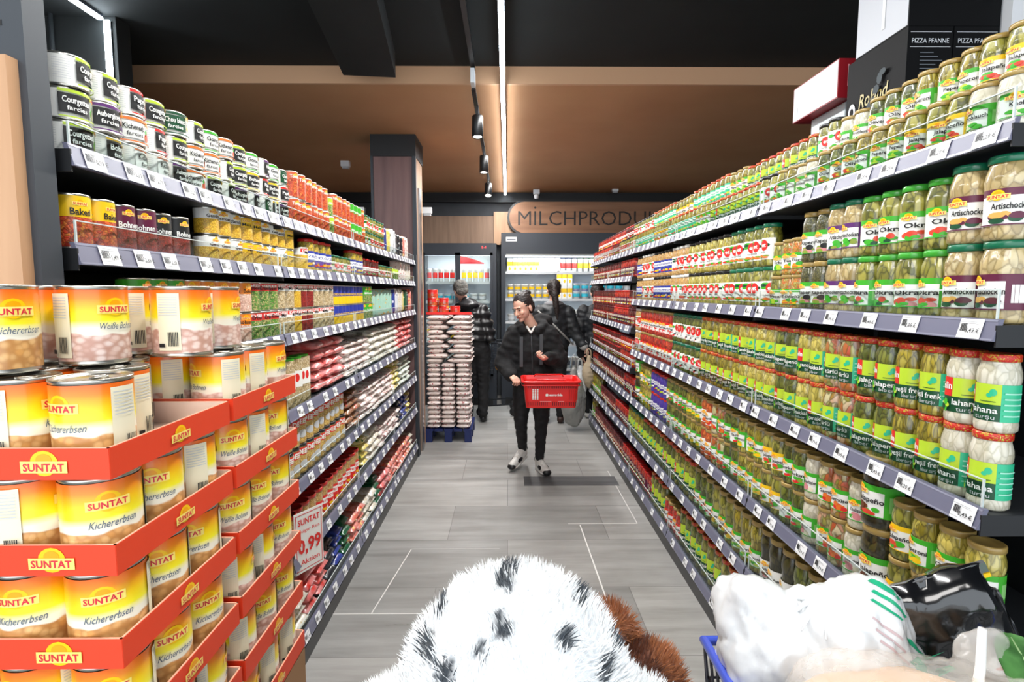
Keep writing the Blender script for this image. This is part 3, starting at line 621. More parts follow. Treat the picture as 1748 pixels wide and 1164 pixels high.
def p_squat(word, band, bg, pics, seed):
    def f(lb, R, H):
        U = PI * R * .978; lb.rect(-U, U, .005, H - .005, WHITE)
        for o_ in (-U * .5, U * .5):
            u = R * 1.0; lb.rect(o_ - u, o_ + u, H * .84, H * .93, band); lb.rect(o_ - u, o_ + u * .35, H * .22, H * .80, bg)
            picture(lb, o_ + u * .62, H * .45, u * .7, H * .55, pics, 7, seed)
            lb.text(word, o_ - u * .3, H * .52, H * .19, WHITE if bg is INK or bg is DGREEN else INK, .03, width=u * 1.1)
            lb.text('farcies', o_ - u * .3, H * .30, H * .14, WHITE if bg is INK or bg is DGREEN else INK, .02, width=u * .8)
            lb.sun(o_ + u * .6, H * .78, u * .55); lb.rect(o_ - u, o_ + u, H * .08, H * .12, band)
        for i in range(9): lb.rect(-R * .3, R * .3, H * (.2 + i * .07), H * (.215 + i * .07), LGREY)
    return f
SQ = []
for i, (w, band, bg, pics) in enumerate([('Courgettes', LIME, INK, (OLIVEP, GREEN, CREAM)), ('Kichererb.', ORANGE, WHITE, (TOMATO, ORANGE, GREEN)), ('Auberginen', PURPLE, INK, (PURPLE, BROWN, GREEN)), ('Chou blanc', DGREEN, DGREEN, (CREAM, LIME, WHITE)), ('Gombo', GREEN, WHITE, (TOMATO, ORANGE, GREEN)), ('Paprika', RED, INK, (TOMATO, RED, GREEN)), ('Bohnen', YELLOW, INK, (OLIVEP, YELLOW, GREEN))]):
    SQ.append('squat%d' % i); tin(SQ[-1], 'vegetable_tin', .0415, .066, p_squat(w, band, bg, pics, 30 + i))
def p_food(word, top, food, txt=INK, split=.42, logo='sun'):
    def f(lb, R, H):
        U = PI * R * .978; lb.rect(-U, U, .005, H - .005, food)
        lb.rect(-U, U, H * (1 - split), H - .005, top)
        for o_ in (-U * .5, U * .5):
            u = R
            if logo == 'sun': lb.sun(o_, H * .82, u * .85)
            elif logo: lb.rect(o_ - u * .95, o_ + u * .95, H * .80, H * .94, RED); lb.text(logo, o_, H * .825, H * .09, WHITE, .04, width=u * 1.5)
            lb.text(word, o_, H * (1.04 - split), H * .12, txt, .03, width=min(u * 1.6, u * .22 * len(word)))
        for i in range(7): lb.rect(-R * .2, R * .2, H * (.25 + i * .07), H * (.27 + i * .07), LGREY)
    return f
tin('baked', 'baked_bean_tin', .0345, .115, p_food('Baked', YELLOW, M_tomfood)); tin('baked2', 'bean_tin', .0345, .115, p_food('Bohnen', WINE, M_kidney, WHITE, .5)); tin('baked3', 'bean_tin', .0345, .115, p_food('Bohnen', INK, M_kidney, WHITE, .5))
tin('mais', 'corn_tin', .0345, .083, p_food('Mais', YELLOW, M_corn)); tin('gem', 'vegetable_tin', .0345, .083, p_food('Gemüse', WHITE, M_corn))
tin('tom', 'tomato_tin', .036, .11, p_food('Tomaten', M('print_tan_red', '#c45a34', .4), M_tomfood, WHITE, .3)); tin('tomg', 'tomato_tin', .036, .11, p_food('Pizza', GREEN, M_tomfood, WHITE, .45, None)); tin('olivtin', 'vegetable_tin', .036, .095, p_food('Oliven', LIME, M_lentil, WHITE, .4, None))
tin('deerg', 'pea_tin', .0365, .105, p_food('Erbsen', RED, M_lentil, INK, .3, 'DEER')); tin('deery', 'chickpea_tin', .0365, .105, p_food('Mix', WHITE, M_mush, INK, .3, 'DEER')); tin('deerk', 'kidney_bean_tin', .0365, .105, p_food('Bohnen', CREAM, M_kidney, INK, .3, 'DEER')); tin('deerc', 'corn_tin', .0365, .105, p_food('Mais', WHITE, M_corn, INK, .3, 'DEER'))
tin('bluey', 'date_tin', .034, .105, p_food('BONDU', BLUE, YELLOW, YELLOW, .55, None)); tin('redtin', 'paste_tin', .055, .085, p_food('SALÇA', RED, M_tomfood, WHITE, .5), lid=LRED)
tin('suntatsmall', 'bean_tin', .0365, .105, p_food('Bohnen', M('print_sun_orange', '#f08a1a', .4), M_beans, INK, .4)); tin('greentop', 'vegetable_tin', .0365, .105, p_food('Bohnen', GREEN, M_lentil, WHITE, .5))
jar('capj', 'peanut_jar', .038, .175, BEANJ, LRED, lab_blue(.038, .175, 'FISTIK', RED, YELLOW), 1, .97)
jar('capj2', 'oil_jar', .038, .15, YELJ, LRED, lab_blue(.038, .15, 'ÖZEL', BLUE, YELLOW), 1, .9)
jar('grnj', 'pickle_jar', .034, .10, OLV, LD, lab_round(.034, .10), 1, .9)
jar('deerj', 'chickpea_jar', .0375, .135, content('jar_chickpea', ['#d9b25c', '#e8c878', '#c99a42'], '#7a5520', (75, 75, 75)), LBLK, (lambda lb: (lb.rect(-.045, .045, .085, .118, RED), lb.text('DEER', 0, .090, .022, WHITE, .05, width=.07), lb.oval(0, .045, .022, .018, LGREY), lb.mb)[-1])(Lab(.0365)), 1, .93)
# --- pouches and sacks
def pillow(w, l, h, mat, n=10, crimp=.10, seed=0, ends=None, wr=.004):
    """a filled bag lying flat: w across (x), l along (y), h thick"""
    rr = random.Random(seed); mb = MB(); vs = []; fs = []; off = Vector((seed * 3.1, 1.7, seed))
    m2 = n * 2
    for top in (1, 0):
        for j in range(m2 + 1):
            for i in range(n + 1):
                u = i / n * 2 - 1; v_ = j / m2 * 2 - 1
                t = max(0, 1 - abs(u) ** 3.2) ** .5 * max(0, 1 - max(0, abs(v_) - .0) ** 5) ** .55
                if abs(v_) > 1 - crimp * .5: t = 0.03
                x = u * w / 2 * (1 - .10 * (1 - t) * (abs(v_) > .7)); y = v_ * l / 2
                z = h / 2 + (h / 2 * t if top else -h / 2 * t)
                nn = noise.noise(Vector((x * 30, y * 30, top * 3)) + off) * wr * (1 if t > .1 else .6)
                vs.append((x, y, max(0.0, z + nn) if not top else z + nn))
    W_ = n + 1; B = W_ * (m2 + 1)
    for j in range(m2):
        for i in range(n):
            a = j * W_ + i; fs.append((a, a + 1, a + W_ + 1, a + W_)); fs.append((B + a, B + a + W_, B + a + W_ + 1, B + a + 1))
    e = []
    for i in range(n): e += [(i, B + i, B + i + 1, i + 1)]; q = m2 * W_ + i; e += [(q, q + 1, B + q + 1, B + q)]
    for j in range(m2): a = j * W_; e += [(a, a + W_, B + a + W_, B + a)]; a += n; e += [(a, B + a, B + a + W_, a + W_)]
    mb.add(vs, fs + e, mat, True); return mb
def bagmat(name, base, dots, scale=40, grow=.25, rough=.28, coat=.5):
    m = content(name, [base, base, base], base, (scale,) * 3, rough, coat); 
    if 'done' in m: return m
    m['done'] = 1; k = N(m); v = k.co((scale, scale, scale)); vo = k.n('ShaderNodeTexVoronoi', i_Scale=1.0); k.l(v, vo.inputs['Vector'])
    ed = k.ramp(vo.outputs['Distance'], [(grow, (1, 1, 1, 1)), (grow + .03, (0, 0, 0, 1))]); nz = k.n('ShaderNodeTexNoise', i_Scale=1.5); k.l(v, nz.inputs['Vector'])
    b0 = k.ramp(nz.outputs['Fac'], [(.3, base), (.7, '#ffffff' if base[1] > 'b' else base)])
    k.color(k.mix(ed, base, dots)) if base[1] <= 'b' else k.color(k.mix(ed, k.mix(.35, base, b0), dots)); return m
BG_W = bagmat('sack_white_red', '#e2d0c8', '#a8484a', 38, .24); BG_R = bagmat('bag_red', '#cf2a1e', '#f0d8c8', 14, .14); BG_C = bagmat('bag_cream', '#d8d2c0', '#6a5848', 30, .18)
BG_Y = bagmat('bag_yellow', '#d9c322', '#2a6a2a', 22, .22); BG_G = bagmat('bag_pale_green', '#c4cdbc', '#4c7a5a', 26, .22); BG_B = bagmat('bag_brown', '#8a5a34', '#c9302a', 26, .2)
BG_D = bagmat('bag_dark', '#20242a', '#b9bdb8', 22, .2); BG_GR = bagmat('bag_green', '#1e5a3a', '#d8dccc', 18, .2); BG_BL = bagmat('bag_blue', '#2c3f8c', '#e0e0e8', 18, .2); BG_P = bagmat('bag_clear_rice', '#d6cfbe', '#c8b890', 60, .3)
BG_O = bagmat('bag_orange_red', '#d8502a', '#f3d080', 22, .25)
def bag(key, name, w, l, h, mat, seed): return proto(key, name, 'bag', pillow(w, l, h, mat, seed=seed), [], w / 2, h)
for key, nm, m, w, l, h in (('sack', 'bean_sack', BG_W, .135, .24, .042), ('sackc', 'rice_sack', BG_C, .15, .24, .048), ('sackr', 'rice_bag', BG_R, .14, .24, .052), ('sackg', 'flour_bag', BG_G, .12, .22, .045), ('sacky', 'noodle_bag', BG_Y, .13, .22, .05), ('sackb', 'nut_bag', BG_B, .14, .22, .045), ('sackd', 'coffee_bag', BG_D, .14, .22, .05), ('sackgr', 'tea_bag_pack', BG_GR, .13, .22, .05), ('sackbl', 'sugar_bag', BG_BL, .13, .22, .05), ('sackp', 'rice_bag', BG_P, .14, .24, .05), ('sacko', 'snack_bag', BG_O, .14, .24, .055)):
    for q in range(3): bag(key + str(q), nm, w, l, h, m, q * 7 + len(key))
# bag of spaghetti sticks / tall pack with green cap
b = MB(); b.box(-.04, .04, -.028, .028, 0, .20, M_mush); lbq = Lab(fn=lambda u, v, l: (u, -.028 - l, v)); lbq.rect(-.04, .04, .08, .15, WHITE); lbq.oval(-.015, .12, .012, .018, RED); lbq.oval(.015, .12, .012, .018, RED)
proto('tallpack', 'pasta_pack', 'pack', b, [('clip', MB().cube((0, 0, .203), (.084, .04, .012), GREEN)), ('label', lbq.mb)], .042, .21)
# ------------------------------------------------------------------ goods on the shelves
_o1 = 'first second third fourth fifth sixth seventh eighth ninth tenth eleventh twelfth thirteenth fourteenth fifteenth sixteenth seventeenth eighteenth nineteenth'.split()
def ordw(n):
    if n < 20: return _o1[n - 1]
    t = {2: 'twenty', 3: 'thirty', 4: 'forty', 5: 'fifty', 6: 'sixty', 7: 'seventy', 8: 'eighty'}[n // 10]
    return t[:-1] + 'ieth' if n % 10 == 0 else t + '-' + _o1[n % 10 - 1]
CNT = {}
FARY = 3.7
def label_for(desc, layer, where):
    k_ = (desc, layer, where); CNT[k_] = CNT.get(k_, 0) + 1
    return '%s, %s%s, %s from camera' % (desc, (layer + ' ') if layer else '', where, ordw(CNT[k_])), '%s on the %s' % (desc, where)
def row(side, X, y0, y1, z, runs, where, layers=('',), gap=.004, spin=.5, face=None, jx=.004):
    s = 1 if side == 'R' else -1; y = y0; i = 0; base = (-PI / 2 if side == 'R' else PI / 2) if face is None else face
    while True:
        key, n, desc = runs[i % len(runs)]; p = PROTO[key]; i += 1
        lay = layers
        for q in range(n):
            if y + 2 * p['R'] > y1: return
            y += p['R']
            tz = z; toff = PI / 2 if 'tin' in p['name'] else 0
            for li, ln in enumerate(lay):
                lb, g = label_for(desc, ln, where)
                a = base + toff + s * ru(.0, spin * 1.3) + ru(-.12, .12)
                place(p, s * (X + ru(-jx, jx)), y, tz, a, lb, g, far=y > FARY); tz += p['H'] + .0006
            y += p['R'] + gap
Z = lambda zl: zl - .0115
# right-hand rack, top shelf: one row in front, two high behind it
R1 = [('small_garlic', 2, 'gold-lidded garlic jar'), ('small_jal', 3, 'yellow-banded jalapeno jar'), ('small_pep', 3, 'gold-lidded green chilli pepper jar'), ('small_olive', 3, 'gold-lidded jar of small olives'), ('small_garlic', 2, 'gold-lidded garlic jar'), ('small_pep', 2, 'gold-lidded green chilli pepper jar'), ('small_blk', 2, 'dark olive jar with red-spot label'), ('small_selin', 9, 'small pickle jar with speckled red lid'), ('small_pep', 3, 'gold-lidded green chilli pepper jar'), ('small_green', 8, 'vine leaf jar with teal label'), ('small_jal', 5, 'yellow-banded jalapeno jar'), ('small_green', 8, 'vine leaf jar with teal label'), ('small_blk', 10, 'dark olive jar with red-spot label'), ('sauce3', 4, 'squat red paste jar'), ('sauce4', 20, 'squat red paste jar with white label')]
row('R', 1.034, 1.09, 6.38, Z(1.94), R1, 'front of top jar shelf', spin=.9)
row('R', 1.10, 1.09, 6.38, Z(1.94), R1[1:5] + R1[6:], 'rear of top jar shelf', ('under', 'raised'), spin=.9)
T2 = ('lower', 'upper')
row('R', 1.042, 1.085, 4.26, Z(1.545), [('beet', 2, 'wine-banded jar of pale artichoke hearts'), ('okra', 2, 'okra jar with bright green lid'), ('okra2', 2, 'okra jar with bright green lid'), ('artic', 2, 'purple-banded artichoke jar'), ('caper', 2, 'gold-lidded dark caper jar'), ('carrot', 2, 'orange mixed vegetable jar'), ('peas', 1, 'small green pea jar'), ('white1', 5, 'pickle jar with red spot on white label'), ('white2', 7, 'black-lidded pickle jar with red spot'), ('bean2', 4, 'white-lidded bean jar'), ('blue1', 5, 'brown bean jar with blue label'), ('bean2', 4, 'white-lidded bean jar'), ('blue1', 9, 'brown bean jar with blue label')], 'second jar shelf', T2, spin=.75)
row('R', 1.042, 1.085, 4.26, Z(1.15), [('sel_lah', 2, 'white cabbage jar with speckled red lid'), ('sel_frenk', 2, 'green pepper jar with speckled red lid'), ('sel_jal', 2, 'dark jalapeno jar with speckled red lid'), ('sel_tur', 2, 'mixed pickle jar with speckled red lid'), ('sel_cnk', 2, 'yellow pepper jar with speckled red lid'), ('sel_jal', 2, 'dark jalapeno jar with speckled red lid'), ('sel_cnk', 4, 'yellow pepper jar with speckled red lid'), ('sel_frenk', 6, 'green pepper jar with speckled red lid'), ('sel_blk', 6, 'gherkin jar with black and red label'), ('redp', 10, 'bright red pepper jar'), ('bean2', 3, 'white-lidded bean jar')], 'third jar shelf', T2, spin=.75)
row('R', 1.045, 1.085, 4.26, Z(.765), [('chili', 2, 'yellow chilli jar with gold lid'), ('pepper', 1, 'long green pepper jar with gold lid'), ('jalap', 1, 'jalapeno jar with yellow-banded label'), ('bigjal', 1, 'wide dark jalapeno jar'), ('garlic', 1, 'whole garlic clove jar with gold lid'), ('gemuse', 2, 'mixed pickle jar with gold lid'), ('garlic', 1, 'whole garlic clove jar with gold lid'), ('gherk', 2, 'gherkin jar with gold lid'), ('jalap', 2, 'jalapeno jar with yellow-banded label'), ('pepper', 3, 'long green pepper jar with gold lid'), ('gherk', 2, 'gherkin jar with gold lid'), ('gemuse', 2, 'mixed pickle jar with gold lid'), ('redb', 2, 'orange-red pepper jar with gold lid'), ('pepper', 3, 'long green pepper jar with gold lid'), ('gherk', 5, 'gherkin jar with gold lid'), ('purple', 5, 'purple-wrapped jar with red lid')], 'fourth jar shelf', T2, spin=.75)
row('R', 1.045, 4.30, 6.38, Z(.765), [('sauce2', 5, 'red sauce jar with wine label'), ('sauce', 20, 'dark red sauce jar with wine lid')], 'fourth jar shelf', spin=.7)
row('R', 1.045, 1.085, 6.38, Z(.461), [('tallol', 3, 'tall olive jar with gold lid'), ('tallsp', 4, 'tall pepper jar with gold lid'), ('tallgh', 2, 'tall gherkin jar with gold lid'), ('talldk', 3, 'tall dark aubergine jar'), ('tallsp', 3, 'tall pepper jar with gold lid'), ('tallol', 3, 'tall olive jar with gold lid'), ('tallgh', 3, 'tall gherkin jar with gold lid'), ('tallsel', 5, 'tall speckled-lid pickle jar'), ('tallsel2', 8, 'tall speckled-lid jalapeno jar'), ('tallsel3', 6, 'tall green-lidded gherkin jar'), ('sauce2', 8, 'red sauce jar with wine label'), ('sauce', 12, 'dark red sauce jar with wine lid')], 'fifth jar shelf', spin=.75)
row('R', 1.05, 1.085, 6.38, Z(.135), [('tallsp', 2, 'tall pepper jar with gold lid'), ('talldk', 4, 'tall dark aubergine jar'), ('tallgh', 1, 'tall gherkin jar with gold lid'), ('bigcab', 2, 'wide white sauerkraut jar'), ('talldk', 2, 'tall dark aubergine jar'), ('tallsel3', 3, 'tall green-lidded gherkin jar'), ('tallsel', 5, 'tall speckled-lid pickle jar'), ('tallsel2', 4, 'tall speckled-lid jalapeno jar'), ('redp', 4, 'bright red pepper jar'), ('tallsel', 4, 'tall speckled-lid pickle jar'), ('sauce2', 14, 'red sauce jar with wine label'), ('sauce', 22, 'dark red sauce jar with wine lid')], 'bottom jar shelf', spin=.75)
row('R', 1.04, 4.30, 6.38, Z(1.73), [('sauce2', 8, 'red sauce jar with wine label'), ('sauce', 24, 'dark red sauce jar with wine lid')], 'upper stepped shelf', spin=.7)
row('R', 1.04, 4.30, 6.38, Z(1.325), [('sauce', 3, 'dark red sauce jar with wine lid'), ('sauce2', 9, 'red sauce jar with wine label'), ('sauce', 24, 'dark red sauce jar with wine lid')], 'middle stepped shelf', T2, spin=.7)
row('R', 1.04, 4.30, 6.38, Z(1.0), [('sauce4', 7, 'squat red paste jar with white label'), ('sauce3', 24, 'squat red paste jar')], 'lower stepped shelf', T2, spin=.7)
# left-hand rack, tins
T3 = ('lowest', 'middle', 'highest')
names = ['courgette', 'chickpea', 'aubergine', 'white cabbage', 'okra', 'pepper', 'green bean']
bands = ['lime', 'orange', 'purple', 'dark green', 'green', 'red', 'yellow']
y = 1.175; z0 = Z(1.895)
for i in range(13):
    for l in range(3):
        q = random.choice(range(7)) if i else 0
        lb, g = label_for('flat white %s tin, %s band' % (names[q], bands[q]), T3[l], 'top tin shelf')
        place(SQ[q], -.925 + ru(-.004, .004), y + ru(-.003, .003), z0 + l * .0666, ru(-.35, .6), lb, g)
    y += .086
row('L', .92, 2.30, 3.45, z0, [('tom', 6, 'orange tomato tin'), ('olivtin', 1, 'lime-banded tin'), ('tom', 4, 'orange tomato tin'), ('tomg', 3, 'green-banded tomato tin')], 'top tin shelf', T2)
row('L', .92, 3.45, 3.95, z0, [('grnj', 8, 'small green-lidded pickle jar')], 'top tin shelf', T2)
row('L', .92, 1.13, 1.62, Z(1.70), [('baked', 2, 'tall baked bean tin with yellow top'), ('baked2', 2, 'tall kidney bean tin with wine top'), ('baked3', 2, 'tall bean tin with black top')], 'second tin shelf', gap=.002)
row('L', .92, 1.64, 2.36, Z(1.70), [('gem', 3, 'short mixed vegetable tin'), ('mais', 2, 'short sweetcorn tin with yellow top'), ('gem', 3, 'short mixed vegetable tin'), ('mais', 3, 'short sweetcorn tin with yellow top')], 'second tin shelf', T2)
row('L', .92, 2.37, 4.5, Z(1.70), [('deerc', 1, 'sweetcorn tin with red name band'), ('capj2', 4, 'yellow oil jar with red lid'), ('grnj', 5, 'small green-lidded pickle jar'), ('capj2', 3, 'yellow oil jar with red lid'), ('sauce3', 6, 'squat red paste jar'), ('grnj', 6, 'small green-lidded pickle jar'), ('olivtin', 6, 'lime-banded tin')], 'second tin shelf')
row('L', .92, 1.30, 3.60, Z(1.436), [('greentop', 3, 'bean tin with green top'), ('suntatsmall', 5, 'small orange and yellow bean tin'), ('deerg', 3, 'green pea tin with red name band'), ('deery', 2, 'mixed mushroom tin with red name band'), ('deerc', 1, 'sweetcorn tin with red name band'), ('deerk', 2, 'kidney bean tin with red name band'), ('deery', 4, 'mixed mushroom tin with red name band'), ('bluey', 8, 'blue and yellow tin')], 'third tin shelf', T2, gap=.002)
row('L', .93, 2.08, 2.48, Z(1.126), [('tallpack', 4, 'tall pasta pack with green clip')], 'fourth shelf of tin rack')
row('L', .93, 2.00, 2.95, Z(.811), [('deerj', 30, 'chickpea jar with red name band')], 'fifth shelf of tin rack', T2)
row('L', .93, 2.0, 3.25, Z(.504), [('capj', 30, 'peanut jar with red screw cap')], 'sixth shelf of tin rack')
# sacks and bags stacked flat, narrow end to the aisle
def sacks(y0, y1, z, runs, where, nlay, X=1.012, tight=1.0):
    y = y0; i = 0
    while True:
        key, n, desc, nl = runs[i % len(runs)]; i += 1
        for q in range(n):
            p = PROTO[key + '0']; w = p['R'] * 2
            if y + w > y1: return
            for l in range(nl or nlay):
                lb, g = label_for(desc, ['lowest', 'second', 'third', 'fourth', 'fifth', 'sixth'][l] + ' layer,', where)
                o = place(key + str(random.randrange(3)), -(X + ru(-.008, .012)), y + w / 2 + ru(-.006, .006), z + l * p['H'] * tight, PI / 2 + ru(-.06, .06) + (PI if rnd() < .5 else 0), lb, g, far=True)
            y += w + .004
sacks(2.52, 5.08, Z(1.126), [('sackr', 3, 'red rice bag lying flat', 0), ('sack', 4, 'white bean sack with red print', 0), ('sackc', 6, 'cream rice sack lying flat', 0), ('sackr', 8, 'red rice bag lying flat', 0)], 'fourth tin rack shelf', 5, tight=.98)
sacks(2.98, 5.08, Z(.811), [('sackb', 2, 'brown nut bag lying flat', 0), ('sack', 7, 'white bean sack with red print', 0), ('sacky', 2, 'yellow noodle bag lying flat', 0), ('sackg', 8, 'pale green flour bag lying flat', 0)], 'fifth tin rack shelf', 5, tight=.98)
sacks(3.30, 5.08, Z(.504), [('sacky', 1, 'yellow noodle bag lying flat', 0), ('sackp', 2, 'clear rice bag lying flat', 0), ('sack', 5, 'white bean sack with red print', 0), ('sackd', 1, 'dark coffee bag lying flat', 0), ('sackbl', 2, 'blue sugar bag lying flat', 0)], 'sixth tin rack shelf', 4, tight=.98)
sacks(2.02, 5.08, Z(.147), [('sackp', 2, 'clear rice bag lying flat', 3), ('sackr', 2, 'red rice bag lying flat', 4), ('sackd', 1, 'dark coffee bag lying flat', 4), ('sackbl', 1, 'blue sugar bag lying flat', 4), ('sackgr', 1, 'green tea pack lying flat', 4), ('sacko', 2, 'orange-red snack bag lying flat', 3), ('sackp', 2, 'clear rice bag lying flat', 3), ('sackgr', 1, 'green tea pack lying flat', 4), ('sackr', 2, 'red rice bag lying flat', 3), ('sacko', 6, 'orange-red snack bag lying flat', 3)], 'bottom tin rack shelf', 4)
# pouches standing upright
def pouches(y0, y1, z, runs, where, X=.95):
    y = y0; i = 0
    while True:
        key, n, desc, dy = runs[i % len(runs)]; i += 1
        for q in range(n):
            if y + dy > y1: return
            lb, g = label_for(desc, 'standing', where); p = PROTO[key + '0']
            sc_ = (1, .88, .8)
            o = place(key + str(random.randrange(3)), -(X), y + dy / 2, z + .097 * 1, 0, lb, g, far=True, sc=sc_)
            o.rotation_euler = (Matrix.Rotation(PI / 2 - ru(.25, .75), 3, 'Z') @ Matrix.Rotation(PI / 2, 3, 'X')).to_euler()
            y += dy
BG_S = bagmat('bag_silver', '#cfd2d6', '#6c6e74', 12, .2, .2); BG_A = bagmat('bag_aqua', '#a7d0bd', '#e0b030', 30, .2)
for q in range(3): bag('sacks' + str(q), 'crisp_bag', .15, .24, .05, BG_S, q + 50); bag('sacka' + str(q), 'pasta_bag', .12, .22, .045, BG_A, q + 60)
pouches(3.62, 5.06, Z(1.436), [('sacka', 6, 'pale green pasta bag', .1), ('sackbl', 1, 'blue sugar bag', .1), ('sacks', 1, 'silver crisp bag', .1), ('sackp', 2, 'clear rice bag', .1), ('sacky', 1, 'yellow noodle bag', .1), ('sackgr', 1, 'green tea pack', .1), ('sackd', 1, 'dark coffee bag', .1), ('sacko', 1, 'orange-red snack bag', .1), ('sackp', 3, 'clear rice bag', .1)], 'third tin shelf')
pouches(3.98, 5.06, z0, [('sackbl', 1, 'blue sugar bag', .1), ('sacky', 1, 'yellow noodle bag', .1), ('sacks', 2, 'silver crisp bag', .1), ('sackd', 3, 'dark coffee bag', .1), ('sacko', 1, 'orange-red snack bag', .1), ('sack', 6, 'white bean sack with red print', .1)], 'top tin shelf')
pouches(4.52, 5.06, Z(1.70), [('sack', 3, 'white bean sack with red print', .1), ('sackp', 8, 'clear rice bag', .1)], 'second tin shelf')

# sack tower on the blue pallet
t = empty('pallet', (-.63, 5.92, 0)); BLP = M('pallet_blue', '#14245a', .45)
for i in range(5): MB().box(-.25 + i * .103, -.25 + i * .103 + .09, -.28, .30, .118, .14, BLP).obj('deck_board', t)
for i in (-.21, 0, .21):
    for j in (-.24, 0, .26): MB().cube((i, j, .06), (.075, .08, .117), BLP).obj('foot', t)
tag(t, 'dark blue plastic pallet under the tall sack tower', 'pallet')
zz = .141; nl = 0
while zz < 1.34:
    up = zz > .80
    for d_ in range(2):
        if d_ and rnd() < .0: continue
        xs = ([(-.155, .15), (0, .15), (.155, .15)] if not up else ([(-.125, .25), (.13, .2)] if nl % 2 else [(-.15, .18), (.1, .27)]))
        for j, (dx, w) in enumerate(xs):
            rowname = ['front', 'rear'][d_]
            o = place('sack' + str(random.randrange(3)), -.63 + dx + ru(-.006, .006) + (0.02 if up else 0), 5.78 + d_ * .25 + ru(-.01, .01), zz, ru(-.05, .05) + (PI if rnd() < .5 else 0),
                      'white sack with pink print, %s column, %s row, %s layer up the tower' % (['pillar-side', 'middle', 'aisle-side'][j] if not up else ['pillar-side', 'aisle-side'][j], rowname, ordw(nl + 1)), 'bean sacks in the tower on the pallet', far=True, sc=(w / .135, 1.02, .053 / .042))
            o.name = 'bean_sack'
    zz += .0505; nl += 1
ztop = zz
for x, zt, r_, lab in ((-.80, 0, 0, 'red lidded paste tin, lowest tier above the sacks, against the pillar'), (-.68, 0, 0, 'red lidded paste tin, lowest tier above the sacks, in the middle'), (-.56, 0, 0, 'red lidded paste tin, lowest tier above the sacks, next to the puffer jacket'), (-.80, 1, 0, 'red lidded paste tin, middle tier, against the pillar'), (-.685, 1, 0, 'red lidded paste tin, middle tier, beside the puffer jacket'), (-.80, 2, 0, 'red lidded paste tin, alone on top of its pile')):
    place('redtin', x, 5.80, ztop + .012 + zt * .0862, ru(-.5, .5), lab, 'red tins above the sack tower')
b = MB(); b.box(-.24, .24, -.10, .12, 0, .004, RED); b.box(-.24, .24, -.10, -.097, 0, .03, RED); t = b.obj('cardboard_tray', None, (-.62, 5.82, ztop + .004)); tag(t, 'flat red cardboard tray between sack tower and paste tins', 'tray')

# ------------------------------------------------------------------ stacked trays of bean tins
CB = M('card_red', '#e2401c', .55); CBI = M('card_inside', '#efd9cc', .7); CBE = M('card_edge', '#f0a58a', .7)
SY = [(.705, 1.015), (1.03, 1.335)]; SXR = -.53; SW = .33
def tray(y0, y1, zb, lab):
    t = empty('cardboard_tray', (SXR, y0, zb)); L = y1 - y0; h = .043
    b = MB(); b.box(-SW, 0, 0, L, 0, .003, CBI); b.obj('base', t)
    for nm, (xa, xb, ya, yb), out in (('side_wall', (-.003, 0, 0, L), 'E'), ('side_wall', (-SW, -SW + .003, 0, L), 'W'), ('front_wall', (-SW, 0, 0, .003), 'S'), ('rear_wall', (-SW, 0, L - .003, L), 'N')):
        b = MB(); b.box(xa, xb, ya, yb, 0, h, CBI); e = .0006
        if out == 'E': b.box(0, e, 0, L, 0, h, CB)
        if out == 'W': b.box(-SW - e, -SW, 0, L, 0, h, CB)
        if out == 'S': b.box(-SW, 0, -e, 0, 0, h, CB)
        if out == 'N': b.box(-SW, 0, L, L + e, 0, h, CB)
        b.box(xa, xb, ya, yb, h, h + .0008, CBE)
        b.obj(nm, t)
        if out == 'E': lb = Lab(fn=lambda u, v, l: (e + l, L * .5 + u, v)); lb.sun(0, .018, .05); lb.mb.obj('logo_print', t)
        if out == 'S':
            for cx in (-SW * .26, -SW * .74): lb = Lab(fn=lambda u, v, l: (cx + u, -e - l, v)); lb.sun(0, .018, .062); lb.mb.obj('logo_print', t)
    tag(t, lab, 'tray'); return t
NL = 6
zb = [1.35 - .134 * i for i in range(NL)]
lev = ['topmost', 'second', 'third', 'fourth', 'fifth', 'lowest']
for i in range(NL):
    for sidx, (y0, y1) in enumerate(SY):
        tray(y0, y1, zb[i] + (.001 if sidx else 0), 'red cardboard tray, %s level of the %s stack of bean tins' % (lev[i], ['front', 'rear'][sidx]))
def big(key, x, y, z, a, lab): return place(key, x, y, z, a, lab, 'large bean tins in red trays')
cx = [SXR - .055 - i * .1 for i in range(3)]
for i in range(1, NL):
    for sidx, (y0, y1) in enumerate(SY):
        for c in range(3):
            for r in range(3):
                if sidx and c: continue
                if not sidx and c and r: continue
                yy = y0 + .054 + r * .1005
                turn = ru(-.6, .9); kk = 'weiss' if sidx else 'chick'
                a = (PI / 4 + ru(-.3, .3)) if c == 0 else ru(-.3, .3)
                a += random.choice((-PI / 2, PI / 2, PI / 2, 0, PI / 2)) * 1.0
                nmk = 'white bean' if sidx else 'chickpea'
                big(kk, cx[c], yy, zb[i] + .0035, a, 'large %s tin, %s tray of %s stack, %s' % (nmk, lev[i], ['front', 'rear'][sidx], (['front corner', 'middle of aisle side', 'rear of aisle side'][r] if c == 0 else 'front side, %s from the corner' % ordw(c + 1))))
zt = 1.3535
Q = PI / 2
